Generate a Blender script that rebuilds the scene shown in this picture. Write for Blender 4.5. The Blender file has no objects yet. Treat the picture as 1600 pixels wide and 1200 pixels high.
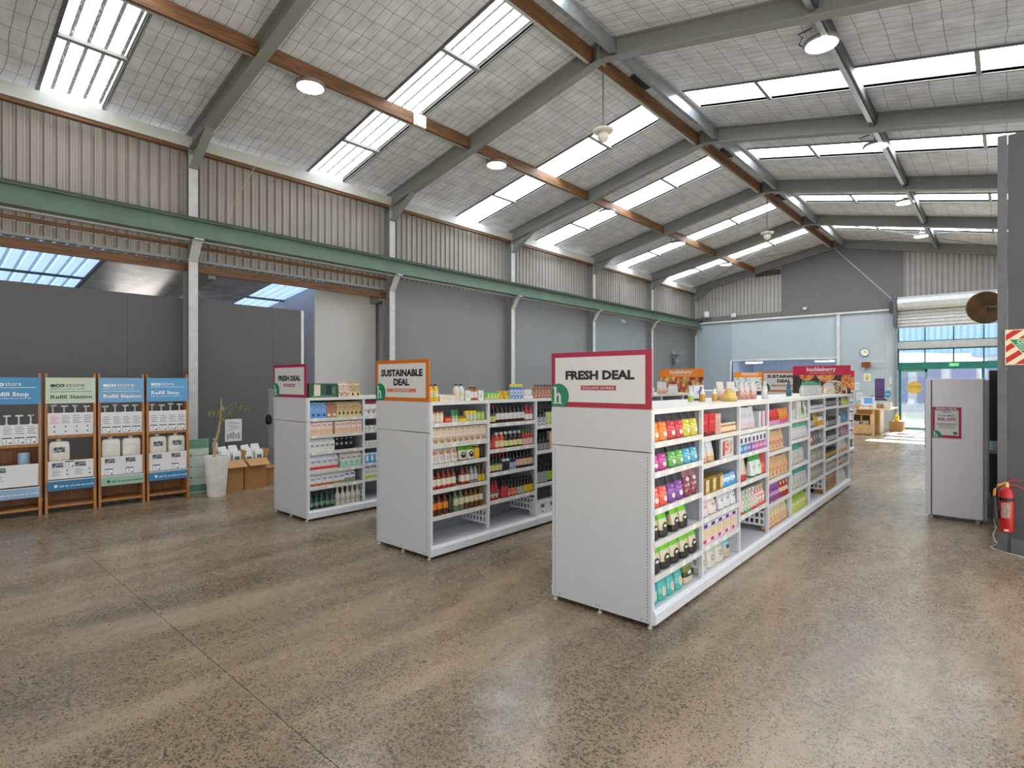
import bpy, math, random
from mathutils import Matrix, Vector
R = math.radians
rnd = random.Random(7)
scn = bpy.context.scene
COL = scn.collection

# ------------------------------------------------------------------ camera, sky, sun, exposure
TH = math.atan(773 / 870.0)
cam_d = bpy.data.cameras.new('camera')
cam = bpy.data.objects.new('camera', cam_d)
COL.objects.link(cam)
cam.location = (0, 0, 1.65)
cam.rotation_euler = (R(90), 0, TH)
cam_d.sensor_width = 36.0
cam_d.lens = 36.0 * 870 / 1600
cam_d.shift_y = -0.00125
cam_d.clip_start = 0.05
cam_d.clip_end = 300
scn.camera = cam

SKYLIGHT = 7.8        # radiance of the daylight coming through the roof sheets
LAMP = 14.0
world = bpy.data.worlds.new('sky')
scn.world = world
world.use_nodes = True
wn = world.node_tree
bg = wn.nodes['Background']
bg.inputs[0].default_value = (0.92, 0.96, 1.0, 1)
bg.inputs[1].default_value = 1.5

sun_d = bpy.data.lights.new('sun', 'SUN')
sun_d.energy = 28.0
sun_d.angle = R(0.6)
sun_d.color = (1.0, 0.96, 0.88)
sun = bpy.data.objects.new('sun', sun_d)
COL.objects.link(sun)
# the sun stands beyond the street door, about 33 degrees up
sun.rotation_euler = Vector((-0.03, -1.0, -0.66)).to_track_quat('-Z', 'Y').to_euler()

scn.view_settings.view_transform = 'Standard'
scn.view_settings.look = 'None'
scn.view_settings.gamma = 1.0
scn.view_settings.use_curve_mapping = False
scn.view_settings.exposure = 0.25

# ------------------------------------------------------------------ materials
MC = {}
def nodes(name):
    m = bpy.data.materials.new(name)
    m.use_nodes = True
    nt = m.node_tree
    return m, nt, nt.nodes['Principled BSDF']
def mixrgb(nt, fac, a, b, mode='MIX'):
    n = nt.nodes.new('ShaderNodeMix'); n.data_type = 'RGBA'; n.blend_type = mode
    for s, v in ((n.inputs[0], fac), (n.inputs[6], a), (n.inputs[7], b)):
        if isinstance(v, (int, float)): s.default_value = v
        elif isinstance(v, (tuple, list)): s.default_value = (*v[:3], 1)
        else: nt.links.new(v, s)
    return n.outputs[2]
def math_n(nt, op, a, b=None):
    n = nt.nodes.new('ShaderNodeMath'); n.operation = op
    for s, v in zip(n.inputs, (a, b)):
        if v is None: continue
        if isinstance(v, (int, float)): s.default_value = v
        else: nt.links.new(v, s)
    return n.outputs[0]
def coords(nt, scale=(1, 1, 1), out='Object'):
    tc = nt.nodes.new('ShaderNodeTexCoord')
    mp = nt.nodes.new('ShaderNodeMapping')
    mp.inputs['Scale'].default_value = scale
    nt.links.new(tc.outputs[out], mp.inputs[0])
    return mp.outputs[0]
def noise(nt, vec, scale, detail=2.0, rough=0.5):
    n = nt.nodes.new('ShaderNodeTexNoise')
    n.inputs['Scale'].default_value = scale
    n.inputs['Detail'].default_value = detail
    n.inputs['Roughness'].default_value = rough
    nt.links.new(vec, n.inputs['Vector'])
    return n.outputs[0]
def ramp(nt, fac, stops, interp='LINEAR'):
    n = nt.nodes.new('ShaderNodeValToRGB')
    cr = n.color_ramp; cr.interpolation = interp
    while len(cr.elements) < len(stops): cr.elements.new(0.5)
    for e, (p, c) in zip(cr.elements, stops):
        e.position = p
        e.color = (*c, 1) if isinstance(c, (tuple, list)) else (c, c, c, 1)
    nt.links.new(fac, n.inputs[0])
    return n.outputs[0]
def bump(nt, bsdf, h, strength=0.2, dist=0.01):
    n = nt.nodes.new('ShaderNodeBump')
    n.inputs['Strength'].default_value = strength
    n.inputs['Distance'].default_value = dist
    nt.links.new(h, n.inputs['Height'])
    nt.links.new(n.outputs[0], bsdf.inputs['Normal'])
def hexc(h):
    h = h.lstrip('#')
    c = [int(h[i:i + 2], 16) / 255 for i in (0, 2, 4)]
    return tuple(x / 12.92 if x <= 0.04045 else ((x + 0.055) / 1.055) ** 2.4 for x in c)

def P(h, rough=0.5, metal=0.0, var=0.10, scale=9.0, spec=0.5, bmp=0.0):
    """paint / plastic / card of one colour, gently uneven"""
    key = ('P', h, rough, metal, var, scale, spec, bmp)
    if key in MC: return MC[key]
    c = hexc(h) if isinstance(h, str) else h
    m, nt, b = nodes('paint_%s_%d' % (str(h).strip('#').replace(' ', ''), len(MC)))
    n = noise(nt, coords(nt), scale, 2)
    lo = tuple(x * (1 - var) for x in c); hi = tuple(min(1, x * (1 + var)) for x in c)
    nt.links.new(ramp(nt, n, [(0.3, lo), (0.7, hi)]), b.inputs['Base Color'])
    b.inputs['Roughness'].default_value = rough
    b.inputs['Metallic'].default_value = metal
    b.inputs['Specular IOR Level'].default_value = spec
    if bmp: bump(nt, b, n, bmp, 0.005)
    MC[key] = m
    return m
def PRINT(cols, scale=60, rough=0.45, stretch=(1, 1, 1)):
    """busy printed packaging: blobs of several inks"""
    key = ('R', tuple(cols), scale, rough, stretch)
    if key in MC: return MC[key]
    m, nt, b = nodes('print_%d' % len(MC))
    n = noise(nt, coords(nt, stretch), scale, 3, 0.6)
    k = len(cols)
    lo, hi = 0.36, 0.64
    stops = [(0.0, hexc(cols[0]))] + [(lo + (hi - lo) * i / (k - 1), hexc(c)) for i, c in enumerate(cols) if i > 0]
    nt.links.new(ramp(nt, n, stops, 'CONSTANT'), b.inputs['Base Color'])
    b.inputs['Roughness'].default_value = rough
    MC[key] = m
    return m
def GLASSY(h, rough=0.12):
    """dark liquid in a glossy bottle"""
    return P(h, rough, 0, 0.2, 14, 0.6)
def EMIT(h, s, name='glow'):
    key = ('E', h, s)
    if key in MC: return MC[key]
    m, nt, b = nodes('%s_%d' % (name, len(MC)))
    n = noise(nt, coords(nt), 6, 1)
    c = hexc(h)
    b.inputs['Base Color'].default_value = (*c, 1)
    nt.links.new(ramp(nt, n, [(0.2, tuple(x * 0.95 for x in c)), (0.8, c)]), b.inputs['Emission Color'])
    b.inputs['Emission Strength'].default_value = s
    MC[key] = m
    return m

def wood_mat(a, b_, name, rough=0.45, stretch=(12, 12, 1.2)):
    m, nt, b = nodes(name)
    n = noise(nt, coords(nt, stretch), 3.0, 4, 0.6)
    nt.links.new(ramp(nt, n, [(0.3, hexc(a)), (0.7, hexc(b_))]), b.inputs['Base Color'])
    b.inputs['Roughness'].default_value = rough
    bump(nt, b, n, 0.08, 0.003)
    return m
M_wood = wood_mat('#98602f', '#c48a4e', 'stand_timber')
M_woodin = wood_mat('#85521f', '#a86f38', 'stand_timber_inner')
M_timber = wood_mat('#54361f', '#86603f', 'roof_timber', 0.6, (10, 0.8, 10))
M_ply = wood_mat('#c79a62', '#e0b885', 'counter_ply', 0.5, (2, 8, 8))

def lining_mat():
    m, nt, b = nodes('roof_lining')
    v = coords(nt)
    wob = noise(nt, v, 1.6, 2)
    sep = nt.nodes.new('ShaderNodeSeparateXYZ'); nt.links.new(v, sep.inputs[0])
    w = math_n(nt, 'MULTIPLY', math_n(nt, 'SUBTRACT', wob, 0.5), 0.10)
    fx = math_n(nt, 'FRACT', math_n(nt, 'MULTIPLY', math_n(nt, 'ADD', sep.outputs[0], w), 1 / 0.30))
    fy = math_n(nt, 'FRACT', math_n(nt, 'MULTIPLY', math_n(nt, 'ADD', sep.outputs[1], w), 1 / 0.15))
    lx = math_n(nt, 'LESS_THAN', fx, 0.024)
    ly = math_n(nt, 'LESS_THAN', fy, 0.046)
    line = math_n(nt, 'MAXIMUM', lx, ly)
    n2 = noise(nt, v, 3.5, 3)
    basec = ramp(nt, n2, [(0.3, hexc('#c6c8cc')), (0.7, hexc('#e2e5ea'))])
    col = mixrgb(nt, math_n(nt, 'MULTIPLY', line, 0.85), basec, hexc('#4e4b48'))
    nt.links.new(col, b.inputs['Base Color'])
    b.inputs['Roughness'].default_value = 0.5
    b.inputs['Specular IOR Level'].default_value = 0.4
    wr = noise(nt, coords(nt, (1.5, 7, 3)), 2.2, 4, 0.6)
    hh = math_n(nt, 'SUBTRACT', wr, math_n(nt, 'MULTIPLY', line, 0.35))
    bump(nt, b, hh, 0.55, 0.03)
    return m
M_lining = lining_mat()

def floor_mat():
    m, nt, b = nodes('ground_concrete')
    v = coords(nt)
    big = noise(nt, coords(nt, (1.3, 0.30, 1)), 1.1, 4, 0.62)
    mid = noise(nt, v, 5.0, 4, 0.6)
    c = ramp(nt, big, [(0.30, hexc('#766650')), (0.5, hexc('#96836a')), (0.70, hexc('#b7a58a'))])
    c = mixrgb(nt, math_n(nt, 'MULTIPLY', mid, 0.45), c, hexc('#7f6e58'))
    dens1 = ramp(nt, big, [(0.36, 1.25), (0.66, 0.45)])
    def vor(scale, lo, hi, vec=v, dens=None):
        n = nt.nodes.new('ShaderNodeTexVoronoi'); n.inputs['Scale'].default_value = scale
        nt.links.new(vec, n.inputs['Vector'])
        sepc = nt.nodes.new('ShaderNodeSeparateColor'); nt.links.new(n.outputs['Color'], sepc.inputs[0])
        rad = math_n(nt, 'MULTIPLY', sepc.outputs[0], hi - lo)
        rad = math_n(nt, 'ADD', rad, lo)
        if dens is not None: rad = math_n(nt, 'MULTIPLY', rad, dens)
        return math_n(nt, 'LESS_THAN', n.outputs['Distance'], rad), sepc.outputs[1]
    s1, id1 = vor(74, 0.08, 0.72, v, dens1)
    dark = mixrgb(nt, id1, hexc('#332e29'), hexc('#655a4c'))
    c = mixrgb(nt, math_n(nt, 'MULTIPLY', s1, 0.85), c, dark)
    s2, id2 = vor(120, 0.0, 0.40)
    c = mixrgb(nt, math_n(nt, 'MULTIPLY', s2, 0.6), c, hexc('#c8baa4'))
    s3, _ = vor(7, -0.6, 0.16, coords(nt, (1, 1.5, 1)))
    c = mixrgb(nt, math_n(nt, 'MULTIPLY', s3, 0.8), c, hexc('#57514a'))
    nt.links.new(c, b.inputs['Base Color'])
    rr = ramp(nt, mid, [(0.3, 0.20), (0.7, 0.33)])
    nt.links.new(rr, b.inputs['Roughness'])
    b.inputs['Specular IOR Level'].default_value = 0.55
    bump(nt, b, mid, 0.03, 0.004)
    return m
M_floor = floor_mat()

def skylight_mat(name, colour, strength, dirt=0.985):
    m, nt, b = nodes(name)
    v = coords(nt)
    sep = nt.nodes.new('ShaderNodeSeparateXYZ'); nt.links.new(v, sep.inputs[0])
    fy = math_n(nt, 'FRACT', math_n(nt, 'MULTIPLY', sep.outputs[1], 1 / 0.19))
    band = math_n(nt, 'LESS_THAN', math_n(nt, 'ABSOLUTE', math_n(nt, 'SUBTRACT', fy, 0.5)), 0.12)
    sp = noise(nt, coords(nt, (5.5, 12, 5.5)), 3.2, 4, 0.8)
    d = math_n(nt, 'MULTIPLY', band, ramp(nt, sp, [(0.38, dirt - 0.10), (0.50, dirt - 0.03), (0.60, dirt)]))
    soft = noise(nt, coords(nt, (1.2, 14, 1.2)), 1.0, 3)
    d = math_n(nt, 'ADD', d, math_n(nt, 'MULTIPLY', soft, 0.12))
    d = math_n(nt, 'MINIMUM', d, 1.0)
    e = mixrgb(nt, d, hexc(colour), hexc('#20231f'))
    nt.links.new(e, b.inputs['Emission Color'])
    b.inputs['Emission Strength'].default_value = strength
    nt.links.new(e, b.inputs['Base Color'])
    b.inputs['Roughness'].default_value = 0.5
    return m
M_sky = skylight_mat('weathered_skylight_sheet', '#f6fbff', SKYLIGHT * 0.72)
M_skyclean_boost = skylight_mat('clean_boosted_skylight_sheet', '#f2f9ff', SKYLIGHT * 1.35, 0.55)  # far panes: less dirt, and glow boosted to balance the roof brightness
M_skyblue = skylight_mat('annex_skylight_sheet', '#a9c8ee', 1.15, 0.6)

def glass_mat():
    m = bpy.data.materials.new('window_glass'); m.use_nodes = True
    nt = m.node_tree; nt.nodes.clear()
    out = nt.nodes.new('ShaderNodeOutputMaterial')
    t = nt.nodes.new('ShaderNodeBsdfTransparent'); t.inputs[0].default_value = (0.93, 0.97, 0.97, 1)
    g = nt.nodes.new('ShaderNodeBsdfGlossy'); g.inputs['Roughness'].default_value = 0.03
    fr = nt.nodes.new('ShaderNodeFresnel'); fr.inputs[0].default_value = 1.45
    mx = nt.nodes.new('ShaderNodeMixShader')
    nt.links.new(fr.outputs[0], mx.inputs[0]); nt.links.new(t.outputs[0], mx.inputs[1]); nt.links.new(g.outputs[0], mx.inputs[2])
    nt.links.new(mx.outputs[0], out.inputs[0])
    return m
M_glass = glass_mat()

M_white = P('#dcdcdf', 0.38, var=0.02)
M_shelf = P('#e2e3e7', 0.35, var=0.02)
M_backp_shade = P('#92979e', 0.5, var=0.03)  # darkened grey standing in for the shade behind the goods
M_rail = P('#d9d7d2', 0.5, var=0.05, scale=30)
M_black = P('#141414', 0.45)
M_steel = P('#888a86', 0.5, var=0.05)
M_steel_l = P('#b9bcb8', 0.5, var=0.05)
M_galv = P('#9aa0a3', 0.35, 0.6, var=0.12)
M_green = P('#617a69', 0.42, var=0.12, scale=3)
M_greend = P('#3c4a42', 0.6)
M_clad = P('#9b958f', 0.45, var=0.06, scale=2)
M_cladw = P('#a5a19b', 0.45, var=0.08, scale=2)
M_dark = P('#636363', 0.7, var=0.04, scale=1.5)
M_grey = P('#7d7e80', 0.7, var=0.03, scale=1.5)
M_bluegrey = P('#b0bcc3', 0.65, var=0.03, scale=1.5)
M_cream = P('#c9c7c2', 0.7, var=0.03, scale=1.5)
M_bluelit = P('#a3a9b4', 0.7, var=0.03)  # grey wall with the annex skylight's blue cast put into its colour
M_pillar = P('#4a4c4e', 0.6, var=0.05, scale=3)

# ------------------------------------------------------------------ mesh helper
class MB:
    def __init__(s): s.v = []; s.f = []; s.m = []
    def quad(s, pts, m=0):
        i = len(s.v); s.v += [tuple(p) for p in pts]; s.f.append(tuple(range(i, i + len(pts)))); s.m.append(m)
    def box(s, a, b, m=0):
        x0, y0, z0 = a; x1, y1, z1 = b
        if x0 > x1: x0, x1 = x1, x0
        if y0 > y1: y0, y1 = y1, y0
        if z0 > z1: z0, z1 = z1, z0
        i = len(s.v)
        s.v += [(x0, y0, z0), (x1, y0, z0), (x1, y1, z0), (x0, y1, z0), (x0, y0, z1), (x1, y0, z1), (x1, y1, z1), (x0, y1, z1)]
        for f in ((3, 2, 1, 0), (4, 5, 6, 7), (0, 1, 5, 4), (1, 2, 6, 5), (2, 3, 7, 6), (3, 0, 4, 7)):
            s.f.append(tuple(i + k for k in f)); s.m.append(m)
        return s
    def prism(s, prof, p0, p1, m=0, cap=True):
        """profile given as list of 3D offsets, swept from p0 to p1"""
        p0, p1 = Vector(p0), Vector(p1); n = len(prof); i = len(s.v)
        s.v += [tuple(p0 + Vector(q)) for q in prof] + [tuple(p1 + Vector(q)) for q in prof]
        for k in range(n):
            k2 = (k + 1) % n
            s.f.append((i + k, i + k2, i + n + k2, i + n + k)); s.m.append(m)
        if cap:
            s.f.append(tuple(i + k for k in reversed(range(n)))); s.m.append(m)
            s.f.append(tuple(i + n + k for k in range(n))); s.m.append(m)
        return s
    def tube(s, pts, r, seg=6, m=0):
        pts = [Vector(p) for p in pts]; rings = []
        for k, p in enumerate(pts):
            d = (pts[min(k + 1, len(pts) - 1)] - pts[max(k - 1, 0)]).normalized()
            up = Vector((0, 0, 1)) if abs(d.z) < 0.9 else Vector((1, 0, 0))
            a = d.cross(up).normalized(); b = d.cross(a).normalized()
            rr = r[k] if isinstance(r, (list, tuple)) else r
            rings.append(len(s.v))
            s.v += [tuple(p + a * rr * math.cos(2 * math.pi * q / seg) + b * rr * math.sin(2 * math.pi * q / seg)) for q in range(seg)]
        for k in range(len(pts) - 1):
            for q in range(seg):
                q2 = (q + 1) % seg
                s.f.append((rings[k] + q, rings[k + 1] + q, rings[k + 1] + q2, rings[k] + q2)); s.m.append(m)
        s.f.append(tuple(rings[0] + q for q in range(seg))); s.m.append(m)
        s.f.append(tuple(rings[-1] + q for q in reversed(range(seg)))); s.m.append(m)
        return s
    def lathe(s, prof, seg=10, m=0, c=(0, 0, 0), sx=1.0, sy=1.0):
        rings = []
        for r, z in prof:
            rings.append(len(s.v))
            s.v += [(c[0] + sx * r * math.cos(2 * math.pi * q / seg), c[1] + sy * r * math.sin(2 * math.pi * q / seg), c[2] + z) for q in range(seg)]
        for k in range(len(prof) - 1):
            mm = m[k] if isinstance(m, (list, tuple)) else m
            for q in range(seg):
                q2 = (q + 1) % seg
                s.f.append((rings[k] + q, rings[k] + q2, rings[k + 1] + q2, rings[k + 1] + q)); s.m.append(mm)
        s.f.append(tuple(rings[0] + q for q in reversed(range(seg)))); s.m.append(m[0] if isinstance(m, (list, tuple)) else m)
        s.f.append(tuple(rings[-1] + q for q in range(seg))); s.m.append(m[-1] if isinstance(m, (list, tuple)) else m)
        return s
    def mesh(s, name, mats, smooth=False):
        me = bpy.data.meshes.new(name)
        me.from_pydata(s.v, [], s.f)
        if not isinstance(mats, (list, tuple)): mats = [mats]
        for m in mats: me.materials.append(m)
        me.polygons.foreach_set('material_index', s.m)
        if smooth:
            me.polygons.foreach_set('use_smooth', [True] * len(s.f))
            try: me.set_sharp_from_angle(angle=R(40))
            except Exception: pass
        me.update()
        return me
    def build(s, name, mats, parent=None, smooth=False, bevel=0):
        return obj(name, s.mesh(name, mats, smooth), parent, bevel=bevel)

def obj(name, me, parent=None, loc=None, rot=None, bevel=0):
    o = bpy.data.objects.new(name, me)
    COL.objects.link(o)
    if parent: o.parent = parent
    if loc is not None: o.location = loc
    if rot is not None: o.rotation_euler = rot
    if bevel:
        b = o.modifiers.new('bevel', 'BEVEL'); b.width = bevel; b.segments = 2; b.limit_method = 'ANGLE'
    return o
def empty(name, loc=(0, 0, 0), rz=0, parent=None):
    o = bpy.data.objects.new(name, None); COL.objects.link(o)
    o.location = loc; o.rotation_euler = (0, 0, rz); o.empty_display_size = 0.1
    if parent: o.parent = parent
    return o
def tag(o, label, cat, group=None):
    o['label'] = label; o['category'] = cat
    if group: o['group'] = group
    return o
def struct(name, loc=(0, 0, 0)):
    o = empty(name, loc); o['kind'] = 'structure'
    return o
def thing(name, label, cat, loc=(0, 0, 0), rz=0, group=None):
    return tag(empty(name, loc, rz), label, cat, group)
def dup(o, loc=None, rz=None):
    c = o.copy(); COL.objects.link(c)
    for ch in list(o.children):
        d = ch.copy(); COL.objects.link(d); d.parent = c
        for g in list(ch.children):
            e = g.copy(); COL.objects.link(e); e.parent = d
    if loc is not None: c.location = loc
    if rz is not None: c.rotation_euler = (0, 0, rz)
    return c

def text(body, size, loc, mat, parent, face='S', align='LEFT', bold=0.0, name='lettering', sx=1.0, fit=None):
    """flat print; face S looks towards -Y, E looks towards +X"""
    cu = bpy.data.curves.new(name, 'FONT')
    cu.body = body; cu.size = size; cu.align_x = align; cu.offset = bold * size; cu.extrude = 0.0006
    cu.resolution_u = 2
    t = bpy.data.objects.new(name, cu); COL.objects.link(t)
    dg = bpy.context.evaluated_depsgraph_get()
    me = bpy.data.meshes.new_from_object(t.evaluated_get(dg))
    bpy.data.objects.remove(t); bpy.data.curves.remove(cu)
    me.materials.clear(); me.materials.append(mat); me.name = name
    o = obj(name, me, parent, loc, (R(90), 0, 0) if face == 'S' else (R(90), 0, R(90)))
    if fit and len(me.vertices):
        xs_ = [v.co.x for v in me.vertices]; sx = fit / (max(xs_) - min(xs_))
    o.scale = (sx, 1, 1)
    return o

def h_glyph(mb, ox, oz, s, y, m):
    """serif letter h drawn on a plane facing -Y; width about .62 s, height s"""
    def q(pts): mb.quad([(ox + a * s, y, oz + b * s) for a, b in pts], m)
    q([(0.09, 0.06), (0.25, 0.06), (0.25, 1.0), (0.09, 1.0)])
    q([(-0.03, 0.93), (0.10, 0.88), (0.10, 1.0), (-0.03, 0.96)])
    q([(0.0, 0.0), (0.34, 0.0), (0.34, 0.06), (0.0, 0.06)])
    q([(0.42, 0.06), (0.58, 0.06), (0.58, 0.40), (0.42, 0.40)])
    q([(0.34, 0.0), (0.67, 0.0), (0.67, 0.06), (0.34, 0.06)])
    N = 7
    for k in range(N):
        a0, a1 = math.pi * k / N, math.pi * (k + 1) / N
        pt = lambda a, ro, rz: (0.38 + ro * math.cos(a), 0.40 + rz * math.sin(a))
        q([pt(a0, 0.04, 0.14), pt(a0, 0.20, 0.26), pt(a1, 0.20, 0.26), pt(a1, 0.04, 0.14)] if k < N // 2 + 1 else
          [pt(a0, 0.06, 0.15), pt(a0, 0.17, 0.25), pt(a1, 0.15, 0.22), pt(a1, 0.09, 0.15)])


# ------------------------------------------------------------------ building shell
BAY = 4.08
FR = [3.46 + BAY * n for n in range(-2, 6)]        # portal frame positions
YE = 23.95                                          # street end wall
XL, XR, XRG = -10.3, 0.85, -4.8
def zroof(x):
    return 7.05 - abs(x - XRG) * (1.2 / 5.65)

# floor: slabs with saw-cut joints
floor = struct('floor')
JX = [-4.60]
xs = [-15.0] + [-10.7] + [2.2]
ys = [-9.0, -2.68, 1.29, 5.26, 9.23, 13.20, 17.17, 21.14, 24.06]
for j in range(len(ys) - 1):
    for i in range(len(xs) - 1):
        mb = MB(); g = 0.002
        mb.box((xs[i] + g, ys[j] + g, -0.12), (xs[i + 1] - g, ys[j + 1] - g, 0.0))
        mb.build('floor_slab', M_floor, floor)
MB().box((-15, -9, -0.14), (2.2, 24.06, -0.012)).build('joint_filler', P('#8f8574', 0.8), floor)

# ceiling: roof sheets, skylight panes, rafters, purlins
ceiling = struct('ceiling')
SKY_L = {0: None, 1: (1.47, 2.22), 2: (5.60, 6.38), 3: (9.60, 10.40), 4: (12.78, 13.68), 5: (17.30, 18.15), 6: (20.95, 21.80)}
SKY_R = {0: None, 1: (1.60, 2.40), 2: (5.60, 6.40), 3: (9.68, 10.45), 4: (13.04, 13.85), 5: (17.20, 18.00), 6: (21.05, 21.85)}
def slope_box(x0, x1, y0, y1, zo0, zo1, mb=None, m=0):
    mb = mb or MB()
    i = len(mb.v)
    for (x, y, zo) in ((x0, y0, zo0), (x1, y0, zo0), (x1, y1, zo0), (x0, y1, zo0), (x0, y0, zo1), (x1, y0, zo1), (x1, y1, zo1), (x0, y1, zo1)):
        mb.v.append((x, y, zroof(x) + zo))
    fl = ((3, 2, 1, 0), (4, 5, 6, 7), (0, 1, 5, 4), (1, 2, 6, 5), (2, 3, 7, 6), (3, 0, 4, 7))
    for f in fl: mb.f.append(tuple(i + k for k in f)); mb.m.append(m)
    return mb
PITCH = 0.19
CLADP = ((0.0, 0), (0.032, 0), (0.044, 1), (0.070, 1), (0.076, .82), (0.104, .82), (0.110, 1), (0.138, 1))
def corr_prof(y0, y1, depth=0.03, pitch=PITCH, shape=((0.0, 0), (0.055, 0), (0.075, 1), (0.115, 1), (0.135, 0))):
    """(y, dz) points of a trapezoid corrugation, ribs every pitch"""
    pts = []; y = math.floor(y0 / pitch) * pitch
    while y < y1 + pitch:
        for dy, dz in shape:
            if y0 <= y + dy <= y1: pts.append((y + dy, dz * depth))
        y += pitch
    if pts[0][0] > y0 + 1e-4: pts.insert(0, (y0, pts[0][1]))
    if pts[-1][0] < y1 - 1e-4: pts.append((y1, pts[-1][1]))
    return pts
def skypane(x0, x1, y0, y1):
    mb = MB(); pr = corr_prof(y0, y1)
    for (ya, da), (yb, db) in zip(pr[:-1], pr[1:]):
        mb.quad([(x0, ya, zroof(x0) + .05 + da), (x0, yb, zroof(x0) + .05 + db), (x1, yb, zroof(x1) + .05 + db), (x1, ya, zroof(x1) + .05 + da)])
    mb.build('skylight_pane', M_sky if y0 < 9 else M_skyclean_boost, ceiling)
for b in range(len(FR) - 1):
    ya, yb = FR[b], FR[b + 1]
    for side, SK in (('L', SKY_L), ('R', SKY_R)):
        xe, xr = (-10.55, XRG) if side == 'L' else (XRG, 0.95)
        strip = SK.get(b)
        if not strip:
            slope_box(xe, xr, ya, yb, 0, 0.04).build('roof_sheet', M_lining, ceiling); continue
        sx0, sx1 = (-10.42, -5.18) if side == 'L' else (-4.42, 0.80)
        slope_box(xe, xr, ya, strip[0], 0, 0.04).build('roof_sheet', M_lining, ceiling)
        slope_box(xe, xr, strip[1], yb, 0, 0.04).build('roof_sheet', M_lining, ceiling)
        slope_box(xe, sx0, strip[0], strip[1], 0, 0.04).build('roof_sheet', M_lining, ceiling)
        slope_box(sx1, xr, strip[0], strip[1], 0, 0.04).build('roof_sheet', M_lining, ceiling)
        bars = (-9.14, -7.82, -6.40) if side == 'L' else (-3.15, -1.78, -0.30)
        cuts = [sx0] + list(bars) + [sx1]
        for a, c in zip(cuts[:-1], cuts[1:]): skypane(a, c, *strip)
        for k, x in enumerate(bars):
            if k == 1: continue
            slope_box(x - .03, x + .03, strip[0] - .03, strip[1] + .03, -0.015, 0.03).build('skylight_bar', M_steel, ceiling)
        slope_box(sx0, sx1, strip[0] - .045, strip[0], -0.02, 0.09).build('skylight_curb', P('#5d5f61', 0.6), ceiling)
        slope_box(sx0, sx1, strip[1], strip[1] + .03, -0.01, 0.09).build('skylight_curb', P('#73786f', 0.6), ceiling)
# dark ventilation gaps beside the ridge
for y in (8.65, 12.75, 16.9, 20.9):
    MB().box((-4.93, y, 6.985), (-4.62, y + .55, 6.998)).build('ridge_vent', P('#2b2c2e', 0.6), ceiling)

def ibeam_profile_x(w, d):
    """I section: offsets (y, z) from the top centre"""
    t, tw = 0.014, 0.012
    return [(-w / 2, 0), (w / 2, 0), (w / 2, -t), (tw / 2, -t), (tw / 2, -d + t), (w / 2, -d + t), (w / 2, -d), (-w / 2, -d), (-w / 2, -d + t), (-tw / 2, -d + t), (-tw / 2, -t), (-w / 2, -t)]
def rafter(y):
    root = None
    for x0, x1 in ((-10.52, XRG), (XRG, 0.92)):
        mb = MB(); pr = [(0, a, b) for a, b in ibeam_profile_x(0.16, 0.30)]
        mb.prism(pr, (x0, y, zroof(x0) - 0.004), (x1, y, zroof(x1) - 0.004))
        mb.build('rafter', M_steel, ceiling)
    # haunch at the eave and apex plates
    mb = MB()
    x0, x1 = -10.30, -9.55
    mb.prism([(0, -.07, 0), (0, .07, 0), (0, .07, -.012), (0, -.07, -.012)], (x0, y, zroof(x0) - .62), (x1, y, zroof(x1) - .30))
    mb.quad([(x0, y, zroof(x0) - .62), (x1, y, zroof(x1) - .30), (x0, y, zroof(x0) - .28)])
    mb.box((XRG - .012, y - .10, 6.70), (XRG + .012, y + .10, 7.02))
    mb.build('rafter_haunch', M_steel, ceiling)
for y in FR[1:-1]: rafter(y)
for y in (YE - 0.13,):
    rafter(y)
for b in range(len(FR) - 1):
    ya, yb = FR[b] + .014, FR[b + 1] - .014
    def purlin(x, w, d, mat, drop=0.02):
        z = zroof(x) - drop
        MB().box((x - w / 2, ya, z - d), (x + w / 2, yb, z)).build('purlin', mat, ceiling)
    purlin(-7.80, .055, .20, M_timber); purlin(-7.868, .07, .17, M_steel_l)
    purlin(-4.95, .055, .20, M_timber, .05); purlin(-5.02, .06, .16, M_steel_l, .07)
    purlin(-4.55, .07, .20, M_galv, .06)
    purlin(-1.78, .07, .20, M_galv); purlin(-1.72, .03, .17, P('#4a4d4e', .6))
    MB().box((-10.36, ya, 5.61), (-10.28, yb, 5.80)).build('eave_purlin', M_steel_l, ceiling)
    MB().box((-10.40, ya, 5.555), (-10.30, yb, 5.61)).build('eave_batten', M_timber, ceiling)
    MB().box((0.70, ya, 5.61), (0.80, yb, 5.80)).build('eave_purlin', M_steel_l, ceiling)
# bracing rods under the last bays
for a, c in (((-10.2, 19.8, 5.80), (-4.9, 23.8, 6.86)), ((-10.2, 23.7, 5.74), (-4.9, 19.9, 6.90)), ((-4.7, 19.9, 6.90), (0.6, 23.8, 5.74)), ((-4.7, 23.8, 6.86), (0.6, 19.9, 5.80))):
    MB().tube([a, c], 0.011, 5).build('bracing_rod', P('#5c6062', .5), ceiling)

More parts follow.
